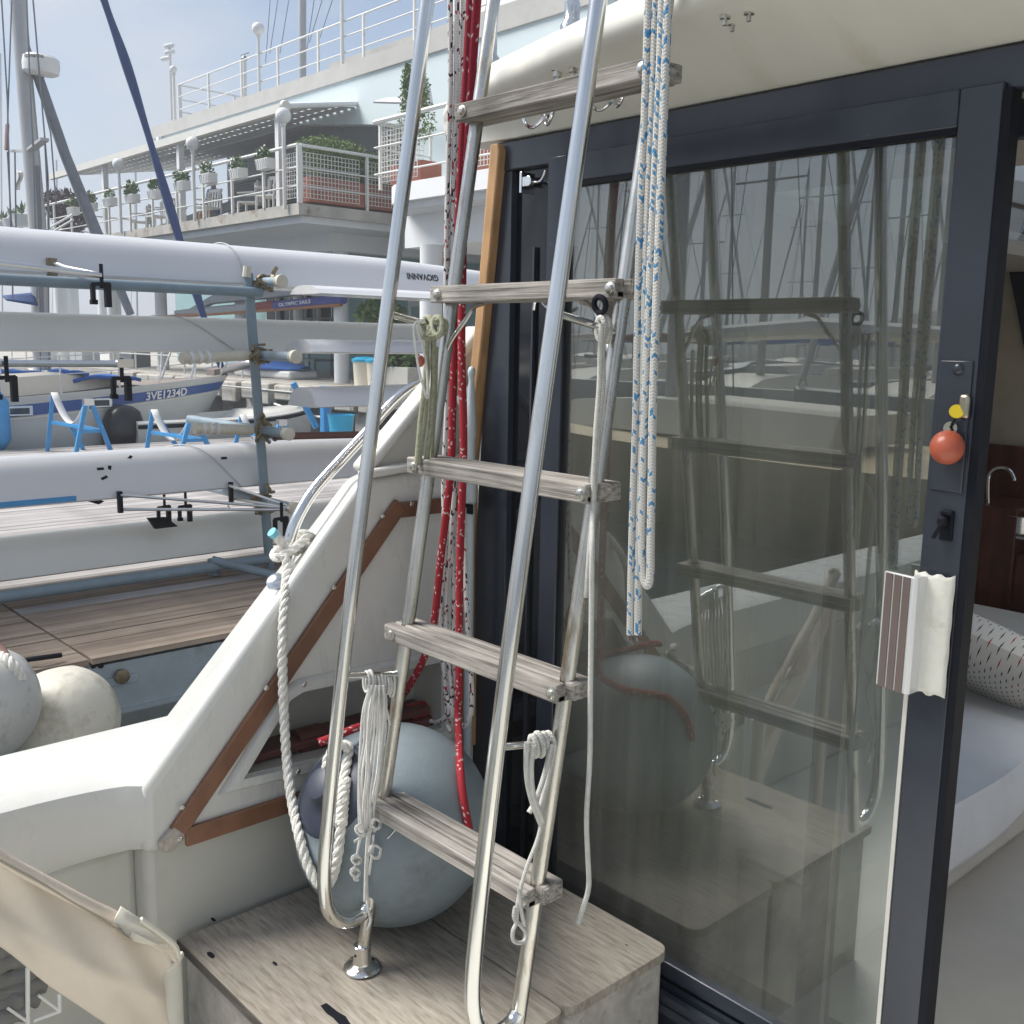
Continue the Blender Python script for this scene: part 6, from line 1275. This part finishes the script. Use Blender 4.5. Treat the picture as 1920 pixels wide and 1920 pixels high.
# ================================================================ the basin astern (it shows mirrored in the door glass)
def plainboat(label, hull, cover, L_, hgt, loc, rot, group='sailboats moored across the basin'):
    t = thing('moored_sailboat', label, 'sailboat', (0,0,-.7), group); m = MB(); rings = []
    for i in range(13):
        u = i/12; y = L_*(u-.45); w = L_*.155*sin(pi*min(.97, .22+.62*u)**1.0)*(1 if u < .55 else max(.03, 1-((u-.55)/.45)**2)); zs = (.35+.35*u*u)*(.8 if hull is OCHRE else 1)
        rings.append([V((-w, y, zs)), V((-w*.8, y-.1*u, -.2)), V((-w*.25, y-.5*u, -.85)), V((w*.25, y-.5*u, -.85)), V((w*.8, y-.1*u, -.2)), V((w, y, zs)), V((0, y, zs+.05))])
    m.loft(rings); m.build('hull', hull, t, smooth=40)
    m = MB(); m.loft([[V((s_*w, y, z)) for s_, w, z in ((-1,.9,.4),(-1,.7,h),(1,.7,h),(1,.9,.4))] for y, h in ((-L_*.2,.72),(L_*.05,.78),(L_*.18,.70),(L_*.27,.45))], ); m.build('cabin', BCABIN, t, smooth=30)
    my = L_*.08; m = MB(); m.tube([V((0,my,.5)), V((0,my,hgt))], [.10,.07], 10); m.build('mast', MAST, t)
    m = MB(); m.tube([V((0,my-.1,1.5)), V((0,my-L_*.2,1.6)), V((0,my-L_*.42,1.5))], [.08,.12,.06], 10); m.build('sail_cover', cover, t)
    for f in (.45, .72): m = MB(); m.bar((-.9,my,hgt*f), (.9,my,hgt*f), .07, .04); m.build('spreader', MAST, t)
    for p in ((0,L_*.54,.7),(0,-L_*.44,.5),(-1.2,my,.5),(1.2,my,.5)): m = MB(); m.tube([V(p), V((0,my,hgt*.97))], .012, 4); m.build('stay', WIRE, t)
    m = MB(); m.tube([V((0,L_*.53,.85)), V((0,my+(L_*.45)*.15,hgt*.82))], .06, 7); m.build('furled_jib', WEB, t)
    t.location = V(loc)+V((0,0,-.0)); t.rotation_euler = (0, 0, rot); t.location.z = -.7
    return t
LASTO = []
protos = [(BHULL, SAILB, 9.5, 12.5), (WHITEP, BCLOTH, 8.5, 11.0), (OCHRE, WEB, 10, 13.5), (SAILB, FABC, 11, 15), (WHITEP, REDSAIL, 9, 12)]
labs = ['grey white sailboat with a navy boom cover moored astern, mirrored in the door glass','white sailboat with a bright blue boom cover moored astern, mirrored in the door glass','ochre hulled sailboat close astern, mirrored in the door glass','navy hulled sailboat with a cream boom cover astern, mirrored in the door glass','white sailboat with a dark red boom cover astern, mirrored in the door glass']
P0 = []
for (h_, c_, l_, g_), lab in zip(protos, labs): P0.append(plainboat(lab, h_, c_, l_, g_, (0,0,0), 0))
def put(o, x, y, rz, first): 
    if not first:
        o2 = dup(o, (0,0,0)); o = o2
    LASTO.append(o); o.location = (x, y, -.7); o.rotation_euler = (0, 0, rz)
random.seed(11)
put(P0[2], -7.2, -6.6, pi/2+.05, True)
used = {2}
k = 0
for row, (yb, n_, x0, dx) in enumerate(((-17, 4, -9, -4.2), (-30, 6, -12, -4.4), (-48, 8, -18, -4.8))):
    for i in range(n_):
        j = (0,1,4,3)[(k*3+row) % 4] if k >= 4 else (0,1,4,3)[k]; put(P0[j], x0+dx*i+random.uniform(-.6,.6), yb+random.uniform(-1.5,1.5), random.uniform(-.08,.08)+(pi if row % 2 else 0), j not in used); used.add(j); k += 1; LASTO[-1]['label'] = labs[j].replace('moored astern', 'astern').replace(', mirrored', ', '+('nearest','middle','farthest')[row]+' row, mirrored')
hl = MB(); pts = []
n_ = 90
def hill(u, v):
    a = radians(-170+160*u); r_ = 190+25*sin(9*u); h_ = (7+4*sin(u*17)+3*sin(u*43)+1.5*sin(u*97))*sin(pi*v*.5)**.6
    return V((r_*cos(a)*(1+.06*v), r_*sin(a)*(1+.06*v), -.8+h_))
hl.grid(hill, 120, 6); setp(hl.build('far_wooded_shore', HILL, smooth=80), None, None, None, 'structure')
# ================================================================ thin summer haze over the harbour
m = MB(); m.box((-440, -440, -7), (440, 440, 24)); hzo = m.build('haze', bpy.data.materials.new('haze_air'), smooth=0); hzo['kind'] = 'stuff'
hm = hzo.data.materials[0]; hm.use_nodes = True; hm.node_tree.nodes.clear()
pv = hm.node_tree.nodes.new('ShaderNodeVolumePrincipled'); pv.inputs['Color'].default_value = (.90, .94, .99, 1); pv.inputs['Density'].default_value = .0035; pv.inputs['Anisotropy'].default_value = .3
ho = hm.node_tree.nodes.new('ShaderNodeOutputMaterial'); hm.node_tree.links.new(pv.outputs['Volume'], ho.inputs['Volume'])
